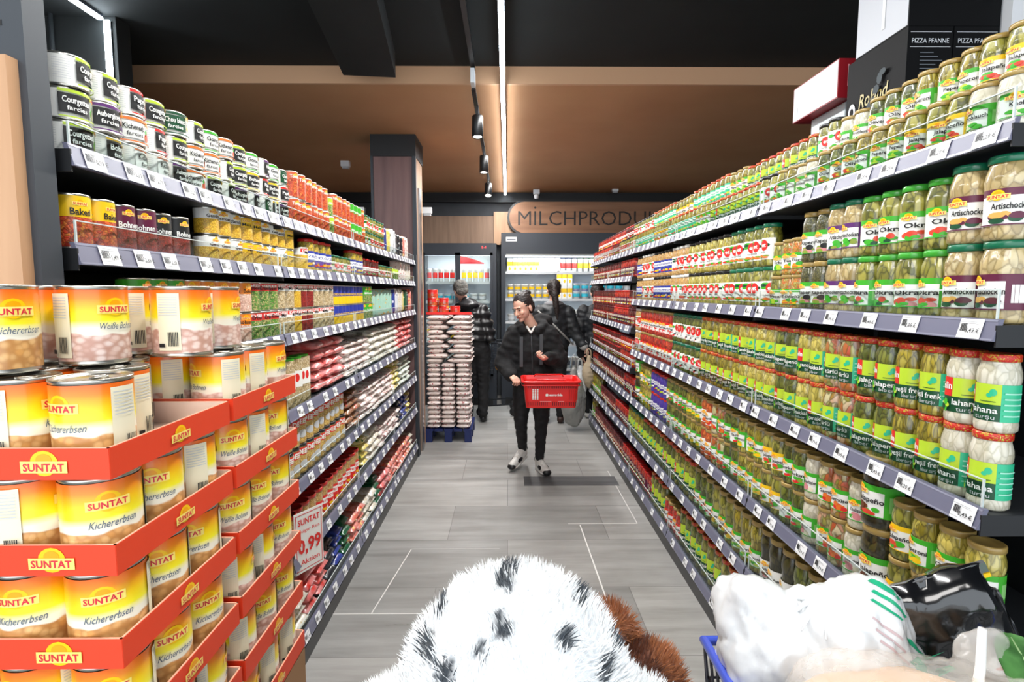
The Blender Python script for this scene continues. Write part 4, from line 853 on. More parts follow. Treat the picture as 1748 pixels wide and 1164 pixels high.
for key, x, y, a, lab in (('chick', -.592, .765, Q * .9, 'large chickpea tin at the corner of the topmost front tray'), ('chick', -.697, .765, .1, 'large chickpea tin beside the corner tin, topmost front tray'), ('chick', -.80, .765, .3, 'large chickpea tin third from corner, topmost front tray'), ('chick', -.637, .868, Q * .95, 'large chickpea tin half hidden behind the corner tin'), ('weiss', -.745, .868, .2, 'large bean tin in second row behind the topmost corner tins'), ('weiss', -.70, .965, Q, 'large bean tin at the back of the topmost front tray'),
    ('weiss', -.585, 1.085, Q * .62, 'large white bean tin, front corner of the topmost rear tray'), ('weiss', -.690, 1.085, Q * .5, 'large white bean tin beside the front corner, topmost rear tray'), ('weiss', -.585, 1.186, Q * .7, 'large white bean tin, middle of the topmost rear tray'), ('weiss', -.585, 1.287, -.1, 'large white bean tin, last in the topmost rear tray'), ('weiss', -.79, 1.085, .4, 'large white bean tin, inner corner of topmost rear tray'), ('weiss', -.69, 1.186, .4, 'large white bean tin, inner middle of topmost rear tray'), ('weiss', -.80, .965, .4, 'large bean tin at the inner back of topmost front tray')):
    big(key, x, y, zt, a, lab)
for key, x, y, a, lab in (('chick', -.752, .80, -.5, 'large chickpea tin loose on top, cut by the view edge'), ('weiss', -.690, .905, -.35, 'large white bean tin on top, its information panel facing out'), ('weiss', -.735, 1.045, Q * .55, 'large bean tin on top, half hidden between two others'), ('weiss', -.610, 1.015, .12, 'large white bean tin on top with cream panel beside the shelf'), ('weiss', -.622, 1.150, .1, 'large white bean tin on top, rearmost of its layer'), ('weiss', -.80, .93, .2, 'large tin on top behind the loose chickpea tin')):
    big(key, x, y, zt + .129, a, lab)
t = empty('display_base', (SXR, .705, 0)); MB().box(-SW, 0, 0, .63, 0, zb[-1] - .003, M('card_brown', '#9a7350', .8)).obj('board_box', t); MB().box(-SW - .001, .001, -.001, .631, .25, .33, CB).obj('print_band', t)
tag(t, 'cardboard display base under the two stacks of bean trays', 'base')

# ------------------------------------------------------------------ boxes stored above the top jar shelf
KB = M('box_black', '#08090b', .55, spec=.12); KG = M('box_grey_side', '#b5b8be', .5); KW = M('box_white', '#d8dadd', .5); KR = M('box_red', '#8e1420', .45)
def carton(x0, x1, y0, y1, z0, z1, m, lab, deco=None, side=None):
    t = empty('carton', ((x0 + x1) / 2, (y0 + y1) / 2, z0)); w, d, h = x1 - x0, y1 - y0, z1 - z0
    b = MB(); b.box(-w / 2, w / 2, -d / 2, d / 2, 0, h, m); b.obj('box_body', t)
    if side: b = MB(); b.box(-w / 2 - .001, -w / 2, -d / 2 + .004, d / 2 - .004, .004, h - .004, side); b.obj('side_panel', t)
    F = Lab(fn=lambda u, v, l: (u, -d / 2 - l, v)); G = Lab(fn=lambda u, v, l: (-w / 2 - .0012 - l, -u, v))
    if deco: deco(F, G, w, d, h); F.mb.obj('front_print', t)
    if deco and G.mb.v: G.mb.obj('side_print', t)
    tag(t, lab, 'box'); return t
SIL = M('print_silver', '#c9ccd2', .3); GOLDP = M('print_gold', '#a89a58', .35); DIM = M('print_dim', '#5b6068', .4)
def d_pizza(F, G, w, d, h):
    F.text('PIZZA PFANNE', 0, h * .895, .013, SIL, .01, width=w * .82); F.rect(-w * .45, w * .45, h * .868, h * .871, SIL)
    F.rect(-w * .45, w * .45, h * .962, h * .965, SIL)
    for i in range(16): F.rect(-w * .22, -w * .22 + w * (.3 + .25 * ((i * 7) % 5) / 5), h * (.83 - i * .026 - (i // 6) * .04), h * (.836 - i * .026 - (i // 6) * .04), DIM)
    G.text('Roland', 0, h * .62, .045, GOLDP, .01, .2, width=d * .5); G.oval(-d * .38, h * .62, .018, .028, SIL, 20); G.oval(-d * .38, h * .62, .010, .014, KB, 14)
    G.oval(d * .08, h * .22, .05, .10, DIM, 24); G.oval(d * .08, h * .22, .047, .094, M('pan_black', '#1b1d21', .25), 24)
    for i in range(10): G.oval(d * (-.28 + .05 * i), h * (.30 + .055 * i + .01 * (i % 3)), .012 + .003 * (i % 2), .010 + .004 * (i % 3), M('flour_dust', '#27343a', .6), 9)
carton(1.165, 1.297, 1.63, 1.905, Z(1.94), 2.368, KB, 'black pizza pan box with white lettering and pan picture on its side', d_pizza)
carton(1.30, 1.432, 1.63, 1.905, Z(1.94), 2.368, KB, 'black pizza pan box standing between its twin and the teapot box', d_pizza)
def d_drip(F, G, w, d, h):
    for i in range(46): F.rect(-w * .42 + i * w * .019, -w * .42 + i * w * .019 + .0012, h * (.50 - .3 * ((i * 13) % 7) / 7), h * .95, SIL if i % 3 else DIM)
    G.rect(-d * .1, d * .1, h * .55, h * .56, INK); G.rect(d * .02, d * .08, h * .12, h * .4, LGREY)
carton(1.165, 1.432, 1.63, 1.87, 2.369, 2.70, KB, 'large black carton with silver streaks and grey side above the pan boxes', d_drip, KG)
def d_tea(F, G, w, d, h):
    F.text('4', -w * .36, h * .50, .03, INK, .02); F.text('PCS', -w * .26, h * .50, .008, INK, 0); F.text('TEA POT SET', -w * .25, h * .44, .009, DIM, 0)
    F.oval(-w * .05, h * .75, .035, .03, LGREY, 20); F.oval(-w * .05, h * .62, .05, .045, LGREY, 20); F.oval(-w * .05, h * .62, .045, .04, SIL, 20); F.rect(-w * .16, -w * .10, h * .62, h * .66, SIL)
carton(1.438, 1.72, 1.60, 1.88, Z(1.94), 2.47, KW, 'white teapot box marked 4 beside the black pan boxes', d_tea)
def d_red(F, G, w, d, h):
    for i in range(5): F.rect(-w * .38 + i * w * .09, -w * .36 + i * w * .09, h * .3, h * .85, M('print_rose', '#d99aa0', .5))
    F.text('CE', w * .25, h * .5, .02, M('print_rose', '#d99aa0'), 0); G.rect(-d * .12, d * .12, h * .5, h * .515, LGREY); G.rect(-d * .40, -d * .38, h * .1, h * .4, LGREY)
carton(1.17, 1.44, 1.97, 2.27, 2.285, 2.42, KR, 'red box with white side lying on the smallest carton', d_red, KW)
def d_shov(F, G, w, d, h): G.text('SHOW', -d * .1, h * .35, .035, INK, 0, width=d * .5)
carton(1.22, 1.47, 2.0, 2.22, Z(1.94), 2.283, M('box_pale', '#a8b4b8', .5), 'small pale carton under the red box', d_shov, M('box_pale_side', '#c2cdd0', .5))

def d_card():
    t = empty('price_card', (-.838, 2.20, .43)); t.rotation_euler = (0, 0, math.radians(62))
    MB().box(-.075, .075, 0, .002, 0, .26, WHITE).obj('card', t); lb = Lab(fn=lambda u, v, l: (u, -l, v))
    for y_ in (.01, .247): lb.rect(-.068, .068, y_, y_ + .003, RED)
    for x_ in (-.068, .065): lb.rect(x_, x_ + .003, .01, .25, RED)
    lb.text('SUNTAT', 0, .205, .026, RED, .03, width=.115); lb.text('Bulgur Reis', 0, .172, .014, RED, .01, width=.11); lb.text('0,99', 0, .085, .058, RED, .04, width=.12); lb.text('Aktion', 0, .035, .022, RED, .01, width=.10)
    lb.mb.obj('print', t); MB().box(-.01, .01, .002, .012, .06, .09, M_blackp).obj('clip', t); tag(t, 'white card sign with red lettering clipped before the peanut jars', 'sign')
d_card()
# ------------------------------------------------------------------ people
SKIN = noisy('skin', '#d6a18b', '#e6b8a2', (9, 9, 9), .5, sss=.08); HAIR = noisy('hair_dark', '#120c0a', '#2a1e19', (60, 60, 18), .6); LIPM = M('lip_tone', '#a85a52', .4)
JB = noisy('jacket_black', '#09090a', '#141417', (40, 40, 40), .9); TR = noisy('trouser_black', '#0c0c0e', '#17171a', (20, 20, 20), .8); EYW = M('eye_white', '#b9aea6', .5); EYD = M('eye_dark', '#1a120e', .2)
SHW = M('shoe_white', '#d9d7d2', .5); SHB = M('shoe_black', '#101012', .45)
PEND = []
def organic(name, mb, voxel, smooth, parent, mat, disp=None):
    """overlapping solids grown into one smooth surface; finish() turns them into plain meshes"""
    o = mb.obj(name, parent); m = o.modifiers.new('r', 'REMESH'); m.mode = 'VOXEL'; m.voxel_size = voxel; m.use_smooth_shade = True
    if smooth: m = o.modifiers.new('s', 'SMOOTH'); m.iterations = smooth; m.factor = .5
    PEND.append((o, mat, disp)); return o
def finish():
    dg = bpy.context.evaluated_depsgraph_get(); done = [(o, mat, disp, bpy.data.meshes.new_from_object(o.evaluated_get(dg))) for o, mat, disp in PEND]
    for o, mat, disp, me2 in done:
        o.modifiers.clear(); old = o.data; me2.name = o.name; o.data = me2; bpy.data.meshes.remove(old)
        if disp:
            ns = [v.normal.copy() for v in me2.vertices]
            for v, n_ in zip(me2.vertices, ns): v.co += n_ * disp(v.co)
        me2.materials.clear(); me2.materials.append(mat); me2.polygons.foreach_set('use_smooth', [True] * len(me2.polygons)); me2.update()
    PEND.clear()
def wr(a, f): return lambda c: a * noise.noise(Vector((c.x * f, c.y * f, c.z * f * 1.8)))
def head(parent, loc, yaw, pitch, roll=0, hair='bun', sc=1.0):
    mx = Matrix.Translation(loc) @ Euler((pitch, roll, yaw), 'XYZ').to_matrix().to_4x4() @ Matrix.Scale(sc, 4)
    b = MB()
    b.ell((0, .012, .035), (.073, .090, .082), SKIN, 20, 14); b.ell((0, -.022, -.02), (.058, .066, .075), SKIN, 18, 12)   # cranium, face
    b.cone((0, -.050, -.070), .026, (0, -.035, -.055), .040, SKIN); b.ell((0, -.066, -.082), (.022, .018, .016), SKIN)     # jaw, chin
    b.cone((0, -.086, .012), .007, (0, -.104, -.020), .0115, SKIN, 10); b.ell((-.011, -.093, -.024), (.008, .009, .007), SKIN, 8, 6); b.ell((.011, -.093, -.024), (.008, .009, .007), SKIN, 8, 6)
    b.ell((-.034, -.066, -.018), (.020, .018, .018), SKIN, 10, 7); b.ell((.034, -.066, -.018), (.020, .018, .018), SKIN, 10, 7)
    b.ell((0, -.074, .030), (.042, .012, .010), SKIN, 12, 7); b.ell((0, -.084, -.050), (.020, .010, .010), SKIN, 10, 6)
    for s in (-1, 1): b.ell((s * .073, .012, -.008), (.010, .018, .030), SKIN, 10, 8)
    b.v = [tuple(mx @ Vector(p)) for p in b.v]
    # neck is carried by the body; the head is one surface
    o = organic('head', b, .004 * sc, 4, parent, SKIN)
    f = MB()
    for s in (-1, 1):
        f.ell((s * .029, -.0795, .010), (.0115, .005, .0032), EYW, 10, 6); f.ell((s * .029, -.0825, .0095), (.0060, .004, .0036), EYD, 8, 6); f.tube([(s * .016, -.083, .013), (s * .029, -.086, .0155), (s * .043, -.078, .012)], .0016, EYD, 5)
    f.v = [tuple(mx @ Vector(p)) for p in f.v]; f.obj('eyes', o)
    f = MB()
    for s in (-1, 1): f.tube([(s * .014, -.093, .028), (s * .030, -.090, .034), (s * .045, -.078, .028)], .0028, HAIR, 6)
    f.v = [tuple(mx @ Vector(p)) for p in f.v]; f.obj('eyebrows', o)
    f = MB(); f.ell((0, -.0925, -.047), (.021, .0045, .0035), LIPM, 12, 6); f.ell((0, -.0915, -.053), (.017, .005, .004), LIPM, 12, 6)
    f.v = [tuple(mx @ Vector(p)) for p in f.v]; f.obj('mouth', o)
    h = MB()
    if hair == 'bun':
        h.ell((0, .024, .046), (.081, .092, .088), HAIR, 20, 12); h.ell((0, .050, .0), (.076, .068, .075), HAIR, 16, 10)
        h.ell((.0, .090, .095), (.040, .038, .036), HAIR, 12, 9); h.ell((.02, .11, .10), (.022, .016, .02), HAIR, 10, 7); h.ell((-.02, .11, .07), (.024, .018, .016), HAIR, 10, 7)
    if hair == 'tail':
        h.ell((0, .020, .040), (.083, .100, .088), HAIR, 20, 12); h.ell((0, .055, -.01), (.074, .062, .07), HAIR, 16, 10)
        h.cone((0, .10, .035), .035, (.0, .13, -.06), .040, HAIR); h.cone((0, .13, -.06), .040, (-.015, .13, -.20), .034, HAIR); h.cone((-.015, .13, -.20), .034, (-.03, .12, -.34), .010, HAIR)
    if hair == 'cap': h.ell((0, .018, .040), (.086, .104, .088), HAIR, 20, 12); h.ell((0, .05, -.01), (.076, .062, .06), HAIR, 16, 10)
    h.v = [tuple(mx @ Vector(p)) for p in h.v]
    hm = HAIR if hair != 'cap' else noisy('beanie_grey', '#4a4a48', '#77756f', (40, 40, 40), .9)
    organic('hair' if hair != 'cap' else 'beanie', h, .005, 2, o, hm, wr(.005, 60)); return o
def hand(parent, wrist, direction, palm_n, curl=.9, spread=.1, mat=None, sc=.92, thumb=1):
    """palm + five unequal bent fingers + thumb; direction = wrist to knuckles, palm_n = way the palm faces"""
    d = Vector(direction).normalized(); n = Vector(palm_n); n = (n - d * n.dot(d)).normalized(); s = d.cross(n) * thumb; W = Vector(wrist); b = MB(); mat = mat or SKIN
    P = lambda a, c, e: W + (d * a + s * c + n * e) * sc
    b.cone(P(0, 0, 0), .022 * sc, P(.035, 0, .0), .027 * sc, mat, 10)
    for c, r in ((-.028, .0125), (-.010, .014), (.010, .014), (.027, .0135)): b.cone(P(.02, c * .7, 0), .016 * sc, P(.075, c, .0), r * sc, mat, 10)
    for i, (c, L, r) in enumerate(((-.030, .058, .0078), (-.011, .073, .0088), (.009, .080, .009), (.028, .070, .0088))):
        a0 = P(.080, c, .0); ang = 0; p = a0
        for j, (fr, cu) in enumerate(((.42, .55), (.33, .95), (.25, .75))):
            ang += curl * cu; q = p + (d * math.cos(ang) + n * math.sin(ang) + s * (c * spread * 3)) * L * fr * sc
            b.cone(p, r * sc * (1 - .08 * j), q, r * sc * (.95 - .1 * j), mat, 8); p = q
    t0 = P(.018, .026, .005); t1 = P(.050, .048, .020); t2 = P(.078, .046, .034)
    b.cone(t0, .015 * sc, t1, .0115 * sc, mat, 8); b.cone(t1, .0112 * sc, t2, .0088 * sc, mat, 8)
    return organic('hand', b, .0032, 2, parent, mat)
def shoe(parent, heel, toe, name='shoe', pitch=0):
    heel = Vector(heel); toe = Vector(toe); d = toe - heel; L = d.length; q = d.to_track_quat('Y', 'Z').to_matrix().to_4x4(); mx = Matrix.Translation(heel) @ q
    b = MB(); b.cone((0, .0, .045), .034, (0, -.0, .075), .038, SHW); b.cone((0, 0, .035), .036, (0, L * .5, .035), .040, SHW); b.cone((0, L * .5, .035), .040, (0, L * .86, .026), .036, SHW); b.cone((0, .03, .07), .033, (0, L * .45, .058), .030, SHW)
    b.v = [tuple(mx @ Vector(p)) for p in b.v]; o = organic(name, b, .006, 2, parent, SHW)
    s = MB(); s.ell((0, L * .10, .004), (.040, .052, .014), SHW, 14, 6); s.ell((0, L * .62, .004), (.046, L * .34, .014), SHW, 16, 6); s.cone((0, .02, .005), .012, (0, L * .6, .004), .012, SHW)
    s.box(-.036, .036, .0, L * .7, -.009, .014, SHW); s.v = [tuple(mx @ Vector(p)) for p in s.v]; s.obj('sole', o)
    k_ = MB(); k_.ell((0, L * .92, .024), (.040, L * .13, .026), SHB, 14, 8); k_.ell((-.028, L * .50, .038), (.020, L * .20, .020), SHB, 10, 6); k_.ell((.028, L * .50, .038), (.020, L * .20, .020), SHB, 10, 6); k_.ell((0, -.018, .075), (.037, .030, .036), SHB, 12, 7)
    k_.v = [tuple(mx @ Vector(p)) for p in k_.v]; k_.obj('overlay', o)
    l = MB()
    for i in range(4): l.tube([(-.020, L * (.40 + .07 * i), .082 - .006 * i), (0, L * (.42 + .07 * i), .090 - .007 * i), (.020, L * (.40 + .07 * i), .082 - .006 * i)], .0035, SHW, 6)
    l.v = [tuple(mx @ Vector(p)) for p in l.v]; l.obj('laces', o); return o

# woman with the red basket
wm = empty('person', (.215, 4.72, 0))
b = MB(); b.cone((.0, -.01, 1.30), .050, (-.045, -.05, 1.395), .046, SKIN); b.cone((0, 0, 1.26), .07, (0, 0, 1.3), .055, SKIN); b.ell((0, 0, 1.22), (.12, .07, .05), SKIN)
organic('neck', b, .007, 2, wm, SKIN)
head(wm, (-.080, -.080, 1.460), math.radians(-42), math.radians(20), math.radians(-6), 'bun', 1.02)
b = MB()   # jacket torso with sleeves and hood collar
b.ell((0, .0, 1.06), (.20, .15, .26), JB); b.ell((0, .0, .90), (.205, .155, .17), JB); b.ell((0, .015, 1.20), (.20, .125, .11), JB)
b.cone((-.15, .0, 1.235), .080, (-.255, -.01, .985), .078, JB); b.cone((-.255, -.01, .985), .078, (-.185, -.20, .895), .058, JB)
b.cone((.15, .0, 1.235), .080, (.245, .0, 1.00), .080, JB); b.cone((.245, .0, 1.00), .078, (.125, -.215, 1.045), .056, JB)
b.cone((-.10, .02, 1.27), .055, (.0, .085, 1.31), .070, JB); b.cone((.10, .02, 1.27), .055, (.0, .085, 1.31), .070, JB); b.ell((.09, .09, 1.33), (.11, .07, .08), JB); b.cone((-.115, .0, 1.30), .042, (-.07, -.085, 1.265), .036, JB); b.cone((.105, .0, 1.31), .045, (.045, -.09, 1.265), .036, JB); b.cone((-.115, .0, 1.30), .042, (-.05, .07, 1.34), .05, JB); b.cone((.105, .0, 1.31), .045, (.04, .08, 1.35), .05, JB)
jk = organic('jacket', b, .009, 3, wm, JB, wr(.013, 14))
z_ = MB(); z_.tube([(0, -.150, .80), (0, -.158, .95), (-.005, -.150, 1.1), (-.01, -.118, 1.24)], .004, M('zip_grey', '#4a4c50', .3, metal=.6), 6); z_.obj('zip', jk)
z_ = MB()
for xx, z0_ in ((-.095, 1.12), (.075, 1.14)): z_.box(xx - .014, xx + .014, -.148, -.140, z0_ - .16, z0_ + .10, M('strap_grey', '#3a3b3e', .35))
z_.obj('reflective_tab', jk)
z_ = MB(); z_.cone((-.045, -.085, 1.30), .010, (-.015, -.118, 1.255), .010, SHW); z_.cone((.02, -.085, 1.30), .010, (-.010, -.118, 1.255), .010, SHW); z_.obj('shirt_collar', wm)
b = MB(); b.ell((0, .02, .80), (.165, .125, .12), TR)
b.cone((-.075, .02, .80), .098, (-.095, .0, .47), .064, TR); b.cone((-.095, .0, .47), .062, (-.075, .14, .17), .043, TR)
b.cone((.075, .0, .80), .098, (.085, -.03, .46), .064, TR); b.cone((.085, -.03, .46), .062, (.075, .02, .12), .042, TR)
organic('trousers', b, .008, 3, wm, TR, wr(.006, 18))
shoe(wm, (-.06, .165, .085), (-.185, -.045, .020)); shoe(wm, (.070, .055, .012), (.135, -.18, .012))
b = MB(); b.cone((-.075, .14, .13), .030, (-.073, .15, .19), .034, SHW); b.cone((.075, .02, .09), .030, (.075, .02, .14), .034, SHW); b.obj('socks', wm)
hl = hand(wm, (-.175, -.225, .892), (.25, -.55, -.15), (.15, -.25, -1), 1.15, thumb=1); hr = hand(wm, (.110, -.235, 1.05), (-.55, -.45, .10), (-.1, -.4, .9), 1.0, thumb=-1)
tag(wm, 'woman in black fluffy jacket looking sideways while carrying a red basket', 'person')
t = empty('key_fob', (.215 + .035, 4.72 - .285, 1.085)); MB().cube((0, 0, 0), (.045, .02, .012), SHB).obj('key_body', t); MB().tube([(.02, 0, 0), (.05, -.005, -.01)], .003, M_metal, 6).obj('key_blade', t); tag(t, 'small dark key held in the raised hand of the woman', 'key')
# basket
BR = M('basket_red', '#e0201e', .35, coat=.3)
bx, by, bz = .215 + .130, 4.72 - .42, .690
t = empty('shopping_basket', (bx, by, bz)); W1, W0, D1, D0, HH = .222, .196, .15, .125, .215
def ring(w, d, z, n=4, r=.03):
    out = []
    for cx_, cy_, a0 in ((w - r, d - r, 0), (-w + r, d - r, 90), (-w + r, -d + r, 180), (w - r, -d + r, 270)):
        for i in range(n + 1): a = math.radians(a0 + 90 * i / n); out.append(Vector((cx_ + r * math.cos(a), cy_ + r * math.sin(a), z)))
    return out
b = MB()
lv = [(W0, D0, .0), (W0 + .004, D0 + .004, .03), ((W0 + W1) / 2, (D0 + D1) / 2, .12), (W1 - .006, D1 - .006, .19), (W1, D1, HH)]
vs = []; n_ = 20
for w, d, z in lv: vs += ring(w, d, z)
for w, d, z in reversed(lv): vs += [Vector((p.x * .975, p.y * .965, p.z + (.004 if z == 0 else 0))) for p in ring(w, d, z)]
fs = []
for j in range(len(lv) * 2 - 1):
    for i in range(n_): a = j * n_ + i; c = j * n_ + (i + 1) % n_; fs.append((a, c, c + n_, a + n_))
fs.append(tuple(reversed(range(n_)))); fs.append(tuple(range((len(lv) * 2 - 1) * n_, len(lv) * 2 * n_)))
b.add(vs, fs, BR); b.obj('basket_body', t)
b = MB(); rr_ = ring(W1 + .006, D1 + .006, HH - .004); b.tube(rr_ + [rr_[0]], .009, BR, 8); b.tube([p + Vector((0, 0, -.028)) for p in rr_ + [rr_[0]]], .004, BR, 6); b.obj('rim', t)
SL = M('basket_slot', '#5a0808', .6)
def fb(u, v, l):
    k_ = v / HH; return (u, -(D0 + (D1 - D0) * k_) - l - .001, v)
lb = Lab(fn=fb)
for i in range(26):
    u = -.185 + i * .0148; lb.rect(u, u + .006, .162, .180, SL)
    if not 11 <= i <= 12: lb.rect(u, u + .006, .022, .052, SL)
for i in range(5): lb.rect(.135 + i * .015, .141 + i * .015, .07, .15, M('basket_shade_rib', '#b51414', .4))
lb.mb.obj('slots', t)
lb = Lab(fn=fb)
lb.text('eurogida', .035, .098, .020, WHITE, .05, width=.105); lb.oval(-.035, .108, .012, .009, WHITE); lb.rect(-.045, -.025, .096, .108, WHITE)
for i in range(3): lb.rect(-.150 + i * .018, -.138 + i * .018, .070, .155, WHITE)
for i in range(6): lb.rect(-.152, -.10, .078 + i * .013, .080 + i * .013, BR)
lb.rect(-.09, .0, .052, .056, M('print_pale_pink', '#eeb7b4', .5)); lb.rect(.05, .10, .052, .056, M('print_pale_pink')); lb.mb.obj('print', t)
for s_ in (-1, 1):
    b = MB(); b.tube([(-W1 * .55, s_ * D1, HH - .01), (-W1 * .5, s_ * (D1 - .015), HH + .012), (W1 * .5, s_ * (D1 - .015), HH + .012), (W1 * .55, s_ * D1, HH - .01)], .006, BR, 8); b.obj('handle', t)
tag(t, 'red plastic shopping basket with white lettering held by the woman', 'basket')

# woman with long ponytail seen from behind
def back_person(loc, H_, coat, coatname, hairk, lab, lean=(0, 0), arms=None, facing=180, collar=None, legs=True, wx=1.0):
    t = empty('person', loc); lx, ly = lean; sc_ = H_ / 1.70
    b = MB(); b.cone((lx * .9, ly * .9, 1.38 * sc_), .055, (lx, ly, 1.48 * sc_), .05, SKIN); b.ell((lx * .85, ly * .85, 1.34 * sc_), (.12, .08, .05), SKIN); organic('neck', b, .008, 2, t, SKIN)
    head(t, (lx * 1.05, ly * 1.08, 1.565 * sc_), math.radians(facing), .08, 0, hairk, 1.03)
    b = MB(); m = lambda f, z: (lx * f, ly * f, z * sc_)
    b.ell(m(.6, 1.18), (.20 * wx, .15, .24), coat); b.ell(m(.25, .98), (.20 * wx, .155, .20), coat); b.ell(m(.85, 1.33), (.19 * wx, .12, .11), coat)
    for a in (arms or []):
        for p, q, r0, r1 in zip(a[:-1], a[1:], (.085, .075), (.075, .055)): b.cone(p, r0, q, r1, coat)
    o = organic(coatname, b, .012, 3, t, coat, wr(.018, 11))
    if collar: c_ = MB(); c_.ell(m(.9, 1.405), (.125, .10, .045), collar); organic('collar', c_, .012, 2, t, collar)
    if legs:
        b = MB(); b.ell((0, 0, .90 * sc_), (.165, .125, .13), TR)
        for s in (-1, 1): b.cone((s * .08, 0, .88 * sc_), .10, (s * .09, .02, .48 * sc_), .068, TR); b.cone((s * .09, .02, .48 * sc_), .066, (s * .09, 0, .10), .05, TR)
        organic('trousers', b, .012, 3, t, TR, wr(.008, 16))
        for s in (-1, 1):
            d_ = math.copysign(1, math.cos(math.radians(facing))); b = MB(); b.cone((s * .09, .02 * d_, .045), .045, (s * .10, -.15 * d_, .035), .035, SHB); organic('shoe', b, .01, 2, t, M('shoe_brown', '#3a2620', .5))
    tag(t, lab, 'person'); return t
OJ = noisy('jacket_olive_black', '#14171a', '#23272a', (14, 14, 14), .55)
p2 = back_person((.56, 6.5, 0), 1.76, OJ, 'jacket', 'tail', 'woman with a long dark ponytail standing with her back to the camera', arms=[[(-.17, 0, 1.36), (-.25, .03, 1.10), (-.16, .2, 1.0)], [(.17, 0, 1.36), (.26, -.02, 1.10), (.36, -.06, .96)]], collar=M('collar_grey', '#77777a', .8))
b = MB(); b.cone((.36, -.06, .955), .058, (.345, -.055, .975), .060, M('cuff_grey', '#a9a9a6', .8)); organic('cuff', b, .01, 1, p2, M('cuff_grey'))
hand(p2, (.385, -.065, .94), (.3, -.05, -.8), (-1, 0, 0), .9)
b = MB(); b.tube([(-.2, -.14, 1.38), (.0, -.18, 1.2), (.22, -.165, .98)], .012, M('strap_pale', '#8a8a86', .7), 6); b.obj('bag_strap', p2)
# man in puffer jacket bending into the fridge
PJ = M('puffer_black', '#0e0f12', .38)
def puff(c): return .012 * math.sin(c.z * 62 + 3 * c.x) + .008 * noise.noise(Vector(c) * 14)
p3 = empty('person', (-.42, 6.55, 0))
b = MB(); b.cone((-.08, .1, 1.44), .06, (-.12, .12, 1.52), .055, SKIN); organic('neck', b, .009, 1, p3, SKIN)
head(p3, (-.15, .06, 1.615), math.radians(205), .25, .1, 'cap', 1.05)
b = MB(); b.ell((-.02, .05, 1.30), (.22, .17, .20), PJ); b.ell((.02, .02, 1.10), (.21, .17, .22), PJ); b.cone((-.08, .02, 1.45), .09, (.0, .06, 1.42), .10, PJ)
b.cone((.12, .0, 1.34), .10, (.20, -.03, 1.06), .09, PJ); b.cone((.20, -.03, 1.06), .09, (.08, .12, .95), .06, PJ); b.cone((-.16, .05, 1.36), .10, (-.30, .20, 1.25), .08, PJ); b.cone((-.30, .2, 1.25), .08, (-.42, .42, 1.2), .06, PJ)
pj = organic('puffer_jacket', b, .011, 2, p3, PJ, puff)
b = MB(); b.ell((-.06, -.04, 1.44), (.14, .10, .08), PJ); organic('hood', b, .011, 2, pj, PJ, puff)
hand(p3, (-.45, .45, 1.19), (-.5, .6, 0), (0, 0, -1), .4)
b = MB(); b.ell((.03, .02, .92), (.18, .14, .15), TR)
for s in (-1, 1): b.cone((.03 + s * .085, .02, .90), .11, (.03 + s * .09, .03, .50), .08, TR); b.cone((.03 + s * .09, .03, .50), .078, (.03 + s * .09, .0, .10), .06, TR)
organic('trousers', b, .012, 3, p3, TR, wr(.012, 14))
for s in (-1, 1): b = MB(); b.cone((.03 + s * .09, .0, .045), .045, (.03 + s * .10, .16, .038), .038, SHB); organic('shoe', b, .01, 2, p3, SHB)
tag(p3, 'person in black puffer jacket and grey beanie leaning towards the glass fridge', 'person')
# shopper half hidden behind the jar rack
p4 = empty('person', (1.12, 6.75, 0)); DJ = noisy('jacket_dark_quilt', '#0d0e11', '#1b1d22', (10, 10, 10), .6)
b = MB(); b.cone((0, 0, 1.40), .055, (0, 0, 1.5), .05, SKIN); organic('neck', b, .009, 1, p4, SKIN); head(p4, (0, -.01, 1.58), math.radians(180), .05, 0, 'tail', 1.03)
b = MB(); b.ell((0, 0, 1.22), (.20, .15, .24), DJ); b.ell((0, 0, 1.0), (.19, .15, .2), DJ); b.cone((-.16, 0, 1.36), .085, (-.21, -.02, 1.10), .078, DJ); b.cone((-.21, -.02, 1.10), .078, (-.185, -.05, .82), .058, DJ); b.cone((.16, 0, 1.36), .085, (.22, .0, 1.10), .078, DJ)
organic('jacket', b, .012, 2, p4, DJ, wr(.016, 12))
b = MB(); b.ell((0, 0, .90), (.17, .13, .14), TR)
for s in (-1, 1): b.cone((s * .085, 0, .88), .10, (s * .09, .02, .48), .07, TR); b.cone((s * .09, .02, .48), .066, (s * .09, 0, .10), .05, TR)
organic('trousers', b, .012, 2, p4, TR)
hand(p4, (-.183, -.052, .80), (.0, -.05, -1), (1, 0, 0), 1.0)
for s in (-1, 1): b = MB(); b.cone((s * .09, .0, .045), .045, (s * .10, .15, .038), .038, SHB); organic('shoe', b, .01, 2, p4, SHW)
tag(p4, 'shopper in a dark jacket mostly hidden by the end of the jar rack', 'person')

# carrier bags hanging from hands
def pbag(name, loc, w, d, h, mat, lab, seed=1, hook=True, cat='bag'):
    t = empty(name, loc); b = MB(); b.ell((0, 0, h * .36), (w / 2, d / 2, h * .36), mat, 20, 14); b.cone((0, 0, h * .45), w * .36, (0, 0, h * .78), w * .14, mat)
    organic('bag_body', b, .012, 2, t, mat, lambda c: .02 * noise.noise(Vector((c.x * 11 + seed, c.y * 11, c.z * 6))) + .006 * noise.noise(Vector(c) * 40 + Vector((seed, 0, 0))))
    if hook: hnd = MB(); hnd.tube([(-.03, 0, h * .78), (-.02, 0, h * .95), (0, 0, h), (.02, 0, h * .95), (.03, 0, h * .78)], .008, mat, 6); hnd.obj('handle', t)
    tag(t, lab, cat); return t
PG = M('plastic_grey', '#8f908c', .35, trans=.0, coat=.3, alpha=.9); PW = M('plastic_white', '#eceeee', .35, coat=.3); PT = M('paper_tan', '#b5a388', .7)
